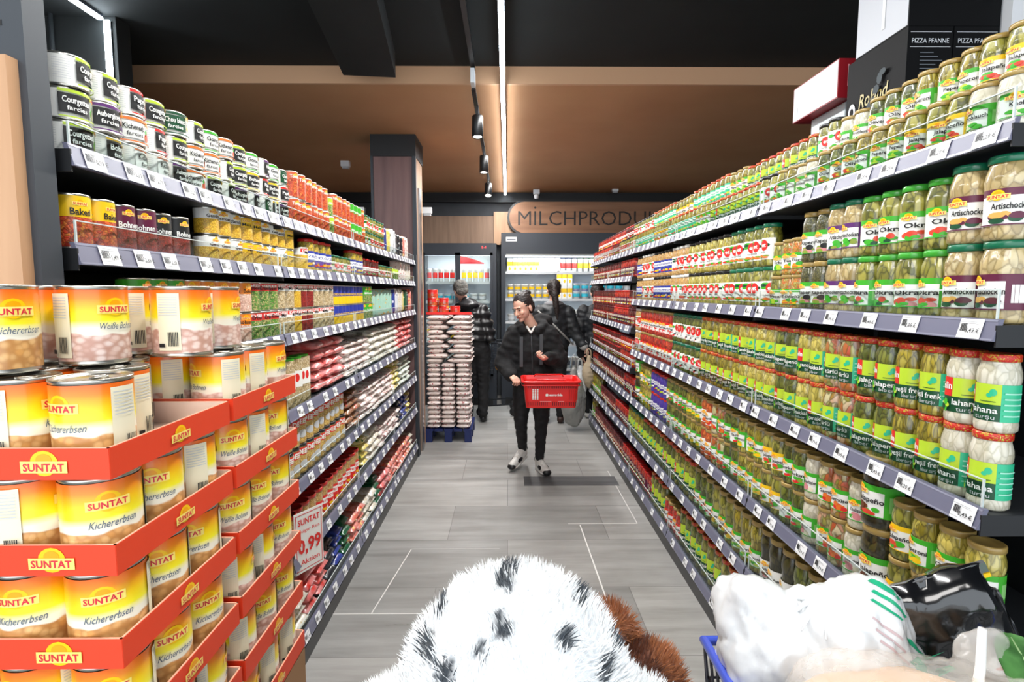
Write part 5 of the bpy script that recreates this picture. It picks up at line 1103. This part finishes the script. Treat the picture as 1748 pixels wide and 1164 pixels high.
pbag('carrier_bag', (.76, 6.1, .05), .30, .20, .84, PG, 'bulging grey plastic carrier bag beside the ponytailed woman', 3)
pbag('carrier_bag', (.97, 6.36, .45), .15, .12, .48, PT, 'beige cloth bag hanging beside the ponytailed woman', 5)
pbag('carrier_bag', (.90, 6.62, .28), .18, .14, .50, PW, 'white plastic carrier bag in the hidden shopper’s hand', 8)
# ------------------------------------------------------------------ dairy case, glass-door fridge, trolley at the back
FR = M('fridge_frame', '#262c35', .4); FI = M('fridge_inner', '#dfe6ea', .5); FS = M('fridge_shelf', '#c3c9cd', .35, metal=.4); FL = M('fridge_light', '#eaf4ff', .5, emit=2.0)
GL = M_acry
def fridge(x0, x1, y0, z0, z1, shelves, lab, doors=0, name='dairy_case', hdr=.22, inner=.06):
    t = empty(name, ((x0 + x1) / 2, y0, 0)); w = x1 - x0; d = .5
    MB().box(-w / 2, -w / 2 + inner, 0, d, 0, z1, FR).obj('side_panel', t); MB().box(w / 2 - inner, w / 2, 0, d, 0, z1, FR).obj('side_panel', t)
    MB().box(-w / 2 + inner, w / 2 - inner, d - .03, d, z0, z1 - hdr, FI).obj('back_panel', t)
    MB().box(-w / 2 + inner, w / 2 - inner, -.02, d, z1 - hdr, z1, FR).obj('header', t); MB().box(-w / 2 + inner, w / 2 - inner, 0, d, 0, z0, FR).obj('base', t)
    MB().box(-w / 2 + inner, w / 2 - inner, .06, .10, z1 - hdr - .03, z1 - hdr - .003, FL).obj('light_tube', t)
    MB().box(-w / 2 + inner, w / 2 - inner, -.004, .0, .0, .10, M_plinth).obj('kick_plate', t)
    for z in shelves:
        MB().box(-w / 2 + inner, w / 2 - inner, .06, d - .03, z - .018, z, FS).obj('case_shelf', t); MB().box(-w / 2 + inner, w / 2 - inner, .045, .06, z - .030, z + .008, M('shelf_lip_white', '#d7dbde', .4)).obj('shelf_lip', t)
        MB().box(-w / 2 + inner, w / 2 - inner, .065, .085, z - .026, z - .019, M('shelf_glow', '#eaf4ff', .5, emit=9)).obj('light_tube', t)
    if doors:
        for i in range(doors):
            a = -w / 2 + inner + i * (w - 2 * inner) / doors; c = a + (w - 2 * inner) / doors; b = MB(); f = .035
            b.box(a, a + f, -.035, -.005, z0, z1 - hdr, FR).box(c - f, c, -.035, -.005, z0, z1 - hdr, FR).box(a, c, -.035, -.005, z0, z0 + f, FR).box(a, c, -.035, -.005, z1 - hdr - f, z1 - hdr, FR); dd = b.obj('door', t)
            MB().box(a + f, c - f, -.024, -.018, z0 + f, z1 - hdr - f, GL).obj('door_glass', dd)
            MB().box(c - f - .012 if i == 0 else a + f, c - f if i == 0 else a + f + .012, -.06, -.037, (z0 + z1) / 2 - .2, (z0 + z1) / 2 + .2, M_metal).obj('handle', dd)
    tag(t, lab, 'fridge'); return t
zs1 = [.50, .86, 1.18, 1.50, 1.88]
c1 = fridge(-.085, 1.95, 7.62, .42, 2.42, zs1, 'open white dairy case under the wooden wall sign', hdr=.30)
b = MB(); b.box(-1.02 + .07, -1.02 + .22, -.026, -.021, 2.30, 2.36, WHITE); b.box(-1.02 + .085, -1.02 + .205, -.0265, -.0262, 2.32, 2.335, DIM); b.obj('maker_plate', c1)
MB().box(-.95, .95, -.024, -.0205, 2.10, 2.125, M('gold_grey_strip', '#8f8f88', .3, metal=.5)).obj('trim_strip', c1)
zs2 = [.62, .92, 1.20, 1.47, 1.74]
c2 = fridge(-1.22, -.15, 7.55, .42, 2.27, zs2, 'glass-door fridge with red topper behind the bending shopper', doors=2, name='glass_door_fridge', hdr=.13, inner=.05)
b = MB(); n = 14
for i in range(n):
    u0 = .0 + .36 * i / n; u1 = .0 + .36 * (i + 1) / n; f_ = lambda u: 2.10 - .10 * (u / .36) ** 1.5
    b.add([(u0, .03, 1.99 + .03 * math.sin(u0 * 9)), (u1, .03, 1.99 + .03 * math.sin(u1 * 9)), (u1, .03, f_(u1)), (u0, .03, f_(u0)), (u0, .04, 1.99), (u1, .04, 1.99), (u1, .04, f_(u1)), (u0, .04, f_(u0))], [(0, 1, 2, 3), (4, 7, 6, 5), (0, 4, 5, 1), (3, 2, 6, 7)], M('topper_red', '#e01c28', .4, emit=.5))
b.obj('topper', c2)
lb = Lab(fn=lambda u, v, l: (u, -.021 - l, v)); lb.text('2 -1', .36, 2.20, .03, M('display_red', '#ff3030', .5, emit=3), .02); lb.mb.obj('display', c2)
# products in the cases
def carton_p(key, name, w, d, h, c, c2_, cap=None):
    b = MB(); b.box(-w / 2, w / 2, -d / 2, d / 2, 0, h, c); lb = Lab(fn=lambda u, v, l: (u, -d / 2 - l, v)); lb.rect(-w / 2, w / 2, h * .45, h * .75, c2_); lb.oval(0, h * .25, w * .25, h * .12, c2_)
    ch = [('print', lb.mb)]
    if cap: ch.append(('cap', MB().lathe([(.0, h + .015), (.014, h + .015), (.014, h), (0, h)][::-1], cap, 10)))
    return proto(key, name, 'dairy', b, ch, w / 2, h)
def cup_p(key, name, R, H_, c, c2_, lidm):
    b = MB().lathe([(0, 0), (R * .8, 0), (R, H_ * .92), (R * 1.05, H_ * .94), (R * 1.05, H_)], c, 14, cap=False); lb = Lab(R * .93); lb.rect(-R * 2.4, R * 2.4, H_ * .3, H_ * .7, c2_)
    return proto(key, name, 'dairy', b, [('lid', MB().lathe([(R * 1.05, H_), (R * 1.06, H_ + .004), (0, H_ + .004)], lidm, 14, cap=False)), ('band', lb.mb)], R * 1.06, H_ + .004)
AQ = M('print_aqua', '#39b5c9', .4); PALEB = M('print_pale_blue', '#b9d3e6', .4)
carton_p('milk_w', 'milk_carton', .07, .07, .20, WHITE, YELLOW); carton_p('milk_p', 'milk_carton', .07, .07, .20, WHITE, PINK); carton_p('milk_b', 'milk_carton', .085, .07, .22, AQ, WHITE)
cup_p('bot', 'ayran_bottle', .036, .19, WHITE, RED, BLUE); cup_p('bot2', 'ayran_bottle', .036, .19, WHITE, YELLOW, GREEN); cup_p('tub', 'yoghurt_tub', .055, .11, WHITE, AQ, BLUE); cup_p('tubw', 'yoghurt_tub', .055, .10, WHITE, LGREY, WHITE); cup_p('tuby', 'yoghurt_tub', .045, .10, WHITE, YELLOW, WHITE); cup_p('bucket', 'yoghurt_bucket', .085, .16, WHITE, DIM, WHITE); cup_p('bucketb', 'yoghurt_bucket', .085, .16, WHITE, AQ, BLUE)
def fill(x0, x1, y, z, runs, where, layers=1):
    x = x0; i = 0
    while True:
        key, n_, desc = runs[i % len(runs)]; i += 1
        for q in range(n_):
            p = PROTO[key]; 
            if x + 2 * p['R'] > x1: return
            for l in range(layers):
                lab = '%s, %s, %s from its wall end' % (desc, where + ((', upper', ', lower')[1 - l] if layers > 1 else ''), ordw(CNT.setdefault((desc, where, l), 0) + 1)); CNT[(desc, where, l)] += 1
                place(p, x + p['R'], y, z + .0005 + l * (p['H'] + .001), ru(-.3, .3) if 'carton' not in p['name'] else 0, lab, '%s in the %s' % (desc, where), far=True)
            x += 2 * p['R'] + .006
fill(0, 1.85  , 7.80, 1.88, [('milk_w', 6, 'white and yellow milk carton'), ('milk_p', 4, 'white and pink milk carton'), ('bot', 3, 'red-banded drink bottle'), ('bot2', 5, 'yellow-banded drink bottle'), ('milk_b', 9, 'aqua milk carton')], 'top dairy shelf')
fill(0, 1.85, 7.80, 1.50, [('tuby', 7, 'yellow-banded yoghurt tub'), ('milk_w', 3, 'white and yellow milk carton'), ('tub', 6, 'aqua-banded yoghurt tub'), ('tubw', 8, 'plain white yoghurt tub')], 'second dairy shelf', 2)
fill(0, 1.85, 7.77, 1.18, [('tubw', 6, 'plain white yoghurt tub'), ('bucket', 5, 'grey-banded yoghurt bucket'), ('tub', 4, 'aqua-banded yoghurt tub')], 'third dairy shelf')
fill(0, 1.85, 7.77, .86, [('bucket', 5, 'grey-banded yoghurt bucket'), ('bucketb', 6, 'blue-lidded yoghurt bucket')], 'fourth dairy shelf')
fill(0, 1.85, 7.77, .50, [('bucketb', 3, 'blue-lidded yoghurt bucket'), ('bucket', 8, 'grey-banded yoghurt bucket')], 'bottom dairy shelf')
for i, z in enumerate(zs2):
    fill(-1.15, -.22, 7.74, z, [[('tubw', 4, 'plain white tub'), ('tub', 2, 'aqua-banded tub')], [('milk_w', 3, 'white and yellow carton'), ('tuby', 4, 'yellow-banded tub')], [('bucket', 2, 'grey-banded bucket'), ('tubw', 3, 'plain white tub')], [('tub', 5, 'aqua-banded tub'), ('tubw', 3, 'plain white tub')], [('bot', 5, 'red-banded bottle'), ('bot2', 5, 'yellow-banded bottle')]][i], ['lowest', 'second', 'middle', 'fourth', 'highest'][i] + ' glass fridge shelf')
for x, z, p in ((.9, 2.05, 5), (-.68, 2.05, 3)):
    area('case_lamp_light', (x, 7.66, z), 1.6 if x > 0 else .9, .05, p, (math.radians(35), 0, 0), (.93, .97, 1))
# trolley
t = empty('shopping_trolley', (-.30, 7.05, 0)); WR = M('trolley_wire', '#2b2e33', .35, metal=.5)
b = MB()
for k_ in range(9): f_ = k_ / 8; b.tube([(-.02 + f_ * .5, -.22, .95), (.02 + f_ * .42, -.18, .55)], .003, WR, 5); b.tube([(-.02 + f_ * .5, .22, .95), (.02 + f_ * .42, .18, .55)], .003, WR, 5)
for z in (.55, .65, .75, .85, .95):
    g_ = (z - .55) / .4; x0_, x1_, y_ = .02 - .04 * g_, .44 + .04 * g_, .18 + .04 * g_; b.tube([(x0_, -y_, z), (x1_, -y_, z), (x1_, y_, z), (x0_, y_, z), (x0_, -y_, z)], .004 if z < .95 else .008, WR, 5)
b.obj('basket', t)
b = MB(); b.tube([(.46, -.2, .95), (.50, -.2, .60), (.40, -.2, .16), (-.05, -.2, .13)], .011, WR, 8); b.tube([(.46, .2, .95), (.50, .2, .60), (.40, .2, .16), (-.05, .2, .13)], .011, WR, 8); b.tube([(-.05, -.2, .13), (-.05, .2, .13)], .011, WR, 8); b.obj('chassis', t)
MB().tube([(-.08, -.22, 1.0), (-.08, .22, 1.0)], .014, M('handle_blue', '#23398c', .4), 8).obj('handle', t)
b = MB(); b.tube([(-.08, -.22, 1.0), (-.02, -.22, .95)], .009, WR, 6); b.tube([(-.08, .22, 1.0), (-.02, .22, .95)], .009, WR, 6); b.obj('handle_bracket', t)
for x_ in (-.04, .39):
    for y_ in (-.2, .2): MB().lathe([(0, -.014), (.055, -.014), (.062, -.008), (.062, .008), (.055, .014), (0, .014)], SHB, 18, (x_, y_, .0625), mx=Matrix.Rotation(PI / 2, 4, 'X')).tube([(x_, y_, .06), (x_, y_, .135)], .009, WR, 6).obj('castor', t)
tag(t, 'dark wire shopping trolley parked behind the woman, before the fridges', 'trolley')
o = MB().ell((0, 0, .05), (.06, .06, .05), M('pineapple_gold', '#c98a1e', .6), 14, 9).obj('pineapple', None, (-.10, 7.0, .57))
b = MB()
for i in range(12): a = i * 2.4; b.cone((0, 0, .09), .006, (.05 * math.cos(a), .05 * math.sin(a), .19 + .01 * (i % 3)), .002, M('leaf_green', '#3f5f2a', .5), 6)
b.obj('leaf_crown', o); tag(o, 'small golden pineapple lying in the wire trolley', 'fruit')
# ------------------------------------------------------------------ fluffy coat and groceries close to the camera
FW = M('fur_white', '#eef4fb', .7, sheen=.3); k = N(FW); v = k.co((1, 1, 1), False)
at = k.n('ShaderNodeAttribute', attribute_name='tint'); k.color(at.outputs['Color'])
FBR = M('fur_brown', '#7a4526', .8, sheen=.2); k = N(FBR); at = k.n('ShaderNodeAttribute', attribute_name='tint'); k.color(at.outputs['Color'])
def fur(name, base_obj, tris, tintf, length, width, mat, n, seed, comb, parent):
    rr = random.Random(seed); me = base_obj.data; me.calc_loop_triangles()
    tr = [(t_.vertices[:], t_.area) for t_ in me.loop_triangles]; tot = sum(a for _, a in tr); vs = []; fs = []; cols = []
    V = [v_.co.copy() for v_ in me.vertices]; NN = [v_.normal.copy() for v_ in me.vertices]
    for (ids, a) in tr:
        q = a / tot * n; c_ = int(q) + (rr.random() < q - int(q))
        for _ in range(c_):
            u, w = rr.random(), rr.random()
            if u + w > 1: u, w = 1 - u, 1 - w
            i0, i1, i2 = ids; p = V[i0] * (1 - u - w) + V[i1] * u + V[i2] * w; nn = (NN[i0] * (1 - u - w) + NN[i1] * u + NN[i2] * w).normalized()
            cl = Vector((noise.noise(p * 22), noise.noise(p * 22 + Vector((9, 0, 0))), noise.noise(p * 22 + Vector((0, 9, 0)))))
            d = (nn * .75 + comb + cl * .9 + Vector((rr.uniform(-1, 1), rr.uniform(-1, 1), rr.uniform(-1, 1))) * .28).normalized(); L = length * rr.uniform(.6, 1.15)
            sd = d.cross(Vector((rr.uniform(-1, 1), rr.uniform(-1, 1), rr.uniform(-1, 1)))).normalized() * width
            bend = (comb * .5 + Vector((0, 0, -.35))) * L * .35; q1 = p + d * L * .55; q2 = p + d * L + bend; o_ = len(vs)
            vs += [p - sd, p + sd, q1 + sd * .8 + bend * .25, q1 - sd * .8 + bend * .25, q2]; fs += [(o_, o_ + 1, o_ + 2, o_ + 3), (o_ + 3, o_ + 2, o_ + 4)]
            c = tintf(p, rr); cols += [c] * 5
    m2 = bpy.data.meshes.new(name); m2.from_pydata([tuple(x) for x in vs], [], fs); ca = m2.color_attributes.new('tint', 'FLOAT_COLOR', 'POINT'); ca.data.foreach_set('color', [x for c in cols for x in c]); m2.materials.append(mat)
    o = mk(name, m2, parent); o['kind'] = 'stuff'; return o
t = empty('fur_coat', (.02, .60, .62))
b = MB(); wcol = C('#fafdff')
b.ell((-.01, .06, .42), (.155, .13, .20), FW, 24, 16); b.ell((-.14, .02, .31), (.15, .15, .17), FW, 20, 12); b.ell((.11, .03, .29), (.16, .13, .20), FW, 20, 12); b.ell((0, .0, .12), (.32, .20, .23), FW, 24, 14); b.ell((-.27, -.03, .21), (.14, .15, .14), FW, 18, 10)
cb = organic('coat_body', b, .012, 6, t, FW); finish()
SP = []
rs = random.Random(5)
for i in range(120): SP.append((Vector((rs.uniform(-.36, .34), 0, rs.uniform(.12, .80))), rs.uniform(.005, .0135)))
def spots(p, rr):
    for c, r in SP:
        dx, dz = p.x - c.x - noise.noise(p * 40) * .008, (p.z + p.y * .45) - c.z
        if dx * dx + dz * dz * .35 < r * r:
            f = rr.uniform(.0, 1); a = C('#3a424a'); 
            if f < .85: return a
    f = rr.uniform(.9, 1.0); return (wcol[0] * f, wcol[1] * f, wcol[2] * f, 1)
ca = cb.data.color_attributes.new('tint', 'FLOAT_COLOR', 'POINT'); rr0 = random.Random(1)
ca.data.foreach_set('color', [x for v_ in cb.data.vertices for x in spots(v_.co, rr0)])
fur('fur', cb, None, spots, .019, .0008, FW, 75000, 3, Vector((0, .25, .35)), t)
tag(t, 'white faux-fur coat with dark grey spots at the lower edge of the aisle', 'coat')
t = empty('fur_hat', (.185, .83, .80)); b = MB()
b.ell((-.02, .02, .235), (.045, .04, .045), FBR, 16, 10); b.ell((.04, -.02, .17), (.055, .05, .065), FBR, 16, 10); b.ell((.04, -.05, .03), (.07, .06, .15), FBR, 16, 10)
hb = organic('hat_body', b, .010, 3, t, FBR); finish()
def brown(p, rr):
    a = C('#a8673c') if noise.noise(p * 18) > -.1 else C('#6b3518'); f = rr.uniform(.7, 1.15); return (a[0] * f, a[1] * f, a[2] * f, 1)
ca = hb.data.color_attributes.new('tint', 'FLOAT_COLOR', 'POINT'); ca.data.foreach_set('color', [x for v_ in hb.data.vertices for x in brown(v_.co, rr0)])
fur('fur', hb, None, brown, .022, .0007, FBR, 16000, 9, Vector((.1, .1, .3)), t)
tag(t, 'fluffy ginger-brown fur hat peeping out behind the white coat', 'hat')

# shopping trolley of the photographer with groceries
t = empty('shopping_trolley', (.62, .62, 0)); BLU = M('trolley_blue', '#3c56c8', .35, coat=.4); WRK = M('trolley_dark_wire', '#1c1f2a', .4)
X0, X1, Y0, Y1, ZT, ZB = -.24, .30, -.40, .36, .93, .56
b = MB(); b.tube([(X0, Y0, ZT), (X0, Y1, ZT), (X1, Y1, ZT), (X1, Y0, ZT)], .010, BLU, 10); b.obj('rim', t)
b = MB()
for i in range(26): y = Y0 + (Y1 - Y0) * i / 25; b.tube([(X0, y, ZT - .006), (X0 + .04, y * .94, ZB)], .0028, WRK, 5); b.tube([(X1, y, ZT - .006), (X1 - .04, y * .94, ZB)], .0028, WRK, 5)
for i in range(17): x = X0 + (X1 - X0) * i / 16; b.tube([(x, Y1, ZT - .006), (x * .9, Y1 - .03, ZB), (x * .9, Y0 + .02, ZB)], .0028, WRK, 5)
for z in (.62, .70, .78, .86): f_ = (ZT - z) / (ZT - ZB) * .04; b.tube([(X0 + f_, Y0, z), (X0 + f_, Y1 - f_, z), (X1 - f_, Y1 - f_, z), (X1 - f_, Y0, z)], .003, WRK, 5)
b.obj('wire_basket', t)
b = MB(); b.tube([(X0 + .06, Y1 - .05, ZB), (X0 + .08, Y1 - .02, .12)], .012, WRK, 8); b.tube([(X1 - .06, Y1 - .05, ZB), (X1 - .08, Y1 - .02, .12)], .012, WRK, 8); b.tube([(X0 + .06, Y0 + .05, ZB), (X0 + .08, Y0 + .02, .12)], .012, WRK, 8); b.tube([(X1 - .06, Y0 + .05, ZB), (X1 - .08, Y0 + .02, .12)], .012, WRK, 8); b.tube([(X0 + .08, Y0, .12), (X0 + .08, Y1, .12), (X1 - .08, Y1, .12), (X1 - .08, Y0, .12), (X0 + .08, Y0, .12)], .012, WRK, 8); b.obj('chassis', t)
for x_ in (X0 + .08, X1 - .08):
    for y_ in (Y0, Y1): MB().lathe([(0, -.014), (.055, -.014), (.06, 0), (.055, .014), (0, .014)], SHB, 16, (x_, y_, .06), mx=Matrix.Rotation(PI / 2, 4, 'Y')).obj('castor', t)
tag(t, 'blue-rimmed wire shopping trolley filled with grocery bags', 'trolley')
GW = M('grocery_plastic_white', '#dfe2e4', .3, coat=.5)
def soft(name, pieces, vox, sm, mat, amp, f, seed, lab, loc, cat='bag', extra=None, body='bag_body'):
    t = empty(name, loc); b = MB()
    for p in pieces:
        if p[0] == 'e': b.ell(p[1], p[2], mat, 20, 12)
        else: b.cone(p[1], p[2], p[3], p[4], mat)
    o = organic(body, b, vox, sm, t, mat, lambda c: amp * noise.noise(Vector((c.x * f + seed, c.y * f, c.z * f))) + amp * .55 * abs(noise.noise(Vector((c.x * f * 2.2, c.y * f * 2.2 + seed, c.z * f * 1.3)))) + amp * .30 * abs(noise.noise(Vector((c.x * f * 5, c.y * f * 5 + seed, c.z * f * 2.6)))))
    if extra: extra(t, o)
    tag(t, lab, cat); return t
from mathutils.bvhtree import BVHTree
def decal(o, name, cen, nrm, up, quads, m, parent):
    '''thin printed patches laid onto the surface of o: quads are (u0, v0, u1, v1, slant)'''
    finish(); bvh = BVHTree.FromPolygons([v_.co for v_ in o.data.vertices], [tuple(p_.vertices) for p_ in o.data.polygons])
    n = Vector(nrm).normalized(); r_ = Vector(up).cross(n).normalized(); u_ = n.cross(r_); b = MB(); c = Vector(cen)
    for (x0, y0, x1, y1, sl) in quads:
        vs = []; nx, ny = 10, 4
        for j in range(ny + 1):
            for i in range(nx + 1):
                x = x0 + (x1 - x0) * i / nx + sl * j / ny; y = y0 + (y1 - y0) * j / ny; h_ = bvh.ray_cast(c + n * .4 + r_ * x + u_ * y, -n)
                vs.append((h_[0] if h_[0] else c + r_ * x + u_ * y) + n * .0012)
        b.add(vs, [(j * (nx + 1) + i, j * (nx + 1) + i + 1, (j + 1) * (nx + 1) + i + 1, (j + 1) * (nx + 1) + i) for j in range(ny) for i in range(nx)], m, True)
    return b.obj(name, parent)
def creases(t, o, m, c, R, n=14, seed=1):
    b = MB(); rr = random.Random(seed); c = Vector(c)
    for i in range(n):
        a = 2 * PI * i / n + rr.uniform(-.15, .15); p0 = c; p1 = c + Vector((math.cos(a) * R * .5, math.sin(a) * R * .5, -R * .10)); p2 = c + Vector((math.cos(a) * R, math.sin(a) * R, -R * .42)); b.tube([p0, p1, p2], .003, m, 6, [.006, .004, .0015])
    b.obj('gathered_folds', t)
soft('grocery_bag', [('e', (0, 0, -.06), (.085, .085, .13)), ('e', (-.02, .02, .02), (.07, .06, .07)), ('c', (.0, .0, .02), .03, (.045, .01, .055), .022), ('e', (-.055, .045, .045), (.035, .03, .03))], .006, 3, GW, .016, 16, 2, 'white knotted plastic bag at the front corner of the trolley', (.470, .90, 1.0), extra=lambda t, o: creases(t, o, GW, (.045, .0, .062), .06, 12, 2))
def greenprint(t, o):
    creases(t, o, GW, (-.04, .0, .08), .07, 12, 4)
    decal(o, 'green_print', (.03, -.03, .06), (-.25, -.75, .75), (.35, 0, 1), [(-.03, .045, .02, .056, .006), (-.022, .030, .038, .036, .004), (-.02, .015, .03, .020, .004), (.045, .0, .085, .008, .01), (.06, -.03, .10, -.008, .012)], M('print_bag_green', '#1fa87a', .4), t)
    decal(o, 'grey_print', (.03, -.03, .06), (-.25, -.75, .75), (.35, 0, 1), [(-.01, -.012, .04, -.008, 0), (.0, -.024, .05, -.020, 0), (.01, -.036, .06, -.032, 0)], M('print_bag_grey', '#c9b4b8', .5), t)
soft('grocery_bag', [('e', (0, 0, -.05), (.12, .10, .15)), ('e', (.02, .0, .03), (.09, .07, .08)), ('e', (-.03, .01, .06), (.04, .04, .04))], .007, 3, GW, .020, 13, 7, 'white plastic bag with green print in the middle of the trolley', (.580, .875, .995), extra=greenprint)
CL = M('clear_plastic', '#f4efe8', .22, alpha=.34, coat=.6)
BRD = noisy('flatbread_tan', '#d9a878', '#f0cda8', (14, 14, 14), .6)
soft('flatbread', [('e', (-.02, 0, -.005), (.185, .14, .050)), ('e', (.04, -.03, .02), (.11, .10, .042))], .007, 3, BRD, .006, 16, 4, 'pale tan flatbread pile inside the clear plastic bag', (.60, .685, .985), 'bread', body='loaf')
soft('clear_bag', [('e', (-.02, 0, 0), (.200, .155, .065)), ('e', (.05, -.02, .025), (.125, .12, .055)), ('c', (.09, .05, .02), .045, (.12, .08, .06), .028), ('e', (.12, .085, .072), (.042, .016, .03))], .007, 2, CL, .012, 18, 9, 'clear crinkled plastic bag wrapped round the flatbread', (.60, .685, .99))
PB = M('pouch_black', '#0b0c0f', .16, coat=.9); t = pillow(.20, .34, .10, PB, n=14, seed=4, wr=.016).obj('snack_pouch', None, (.775, .88, .925)); t.data.materials[0] = PB
t.matrix_basis = Matrix.Translation((.80, .93, .965)) @ Matrix(((.887, -.46, 0, 0), (0, 0, -1, 0), (.46, .887, 0, 0), (0, 0, 0, 1))) @ Matrix.Rotation(-.25, 4, 'Y')
b = MB(); b.box(-.098, .098, .150, .168, .046, .054, M('seal_silver', '#8f9296', .25, metal=.8)); b.obj('seal_edge', t)
b = MB(); b.box(-.098, .098, .142, .149, .046, .056, YELLOW); b.obj('tear_strip', t)
b = MB(); b.ell((.045, .02, .098), (.024, .017, .007), WHITE, 18, 8); b.ell((.045, .02, .104), (.012, .004, .002), RED, 10, 6); b.obj('sticker', t)
b = MB(); b.ell((-.03, -.07, .094), (.020, .028, .007), M('print_food_orange', '#d89a2a', .4), 16, 8); b.obj('food_picture', t)
tag(t, 'glossy black snack pouch with silver sealed edge and white sticker', 'pouch')
LF = noisy('spinach_green', '#2f5a2a', '#4f8444', (30, 30, 30), .45)
def leaf(L, W, seed):
    b = MB(); n = 14; vs = []; fs = []
    for i in range(n + 1):
        f_ = i / n; w = W * math.sin(PI * min(1, f_ * .92 + .06)) ** .7
        for j in range(7):
            g_ = j / 6 * 2 - 1; vs.append((g_ * w / 2, f_ * L, -.35 * abs(g_) ** 2 * -w * .3 + .18 * L * math.sin(f_ * 2.4) + .004 * noise.noise(Vector((g_ * 3, f_ * 6, seed)))))
    m_ = len(vs); vs += [(x, y, z - .0016) for x, y, z in vs]
    for i in range(n):
        for j in range(6): a = i * 7 + j; fs.append((a, a + 1, a + 8, a + 7)); fs.append((m_ + a, m_ + a + 7, m_ + a + 8, m_ + a + 1))
    b.add(vs, fs, LF, True); return b
for i, (x, y, z, rz, rx, L, W, lab) in enumerate(((.74, .68, 1.015, -.35, .3, .13, .075, 'broad dark green leaf at the corner of the trolley, frontmost of three'), (.80, .72, 1.03, -.75, .35, .12, .06, 'dark green leaf pointing out of the view beside the pouch'), (.77, .64, 1.02, -1.1, .1, .13, .06, 'dark green leaf lowest of the three in the trolley'))):
    o = leaf(L, W, i).obj('spinach_leaf', None, (x, y, z)); o.rotation_euler = (rx, 0, rz)
    MB().tube([(0, -.05, -.01), (0, 0, .0005), (0, L * .5, .18 * L * math.sin(1.2) + .001), (0, L * .9, .18 * L * math.sin(2.1) + .001)], .0022, M('leaf_vein', '#8fb07a', .5), 6, [.004, .003, .0018, .001]).obj('stalk', o); tag(o, lab, 'leaf')
t = MB().tube([(0, 0, -.05), (.003, 0, .02), (.004, .003, .075)], .006, M('bag_tie_white', '#f2f3f2', .4), 8, [.008, .006, .005]).obj('bag_tie', None, (.655, .70, 1.06)); tag(t, 'upright twisted white bag neck sticking out beside the black pouch', 'bag neck')

finish()
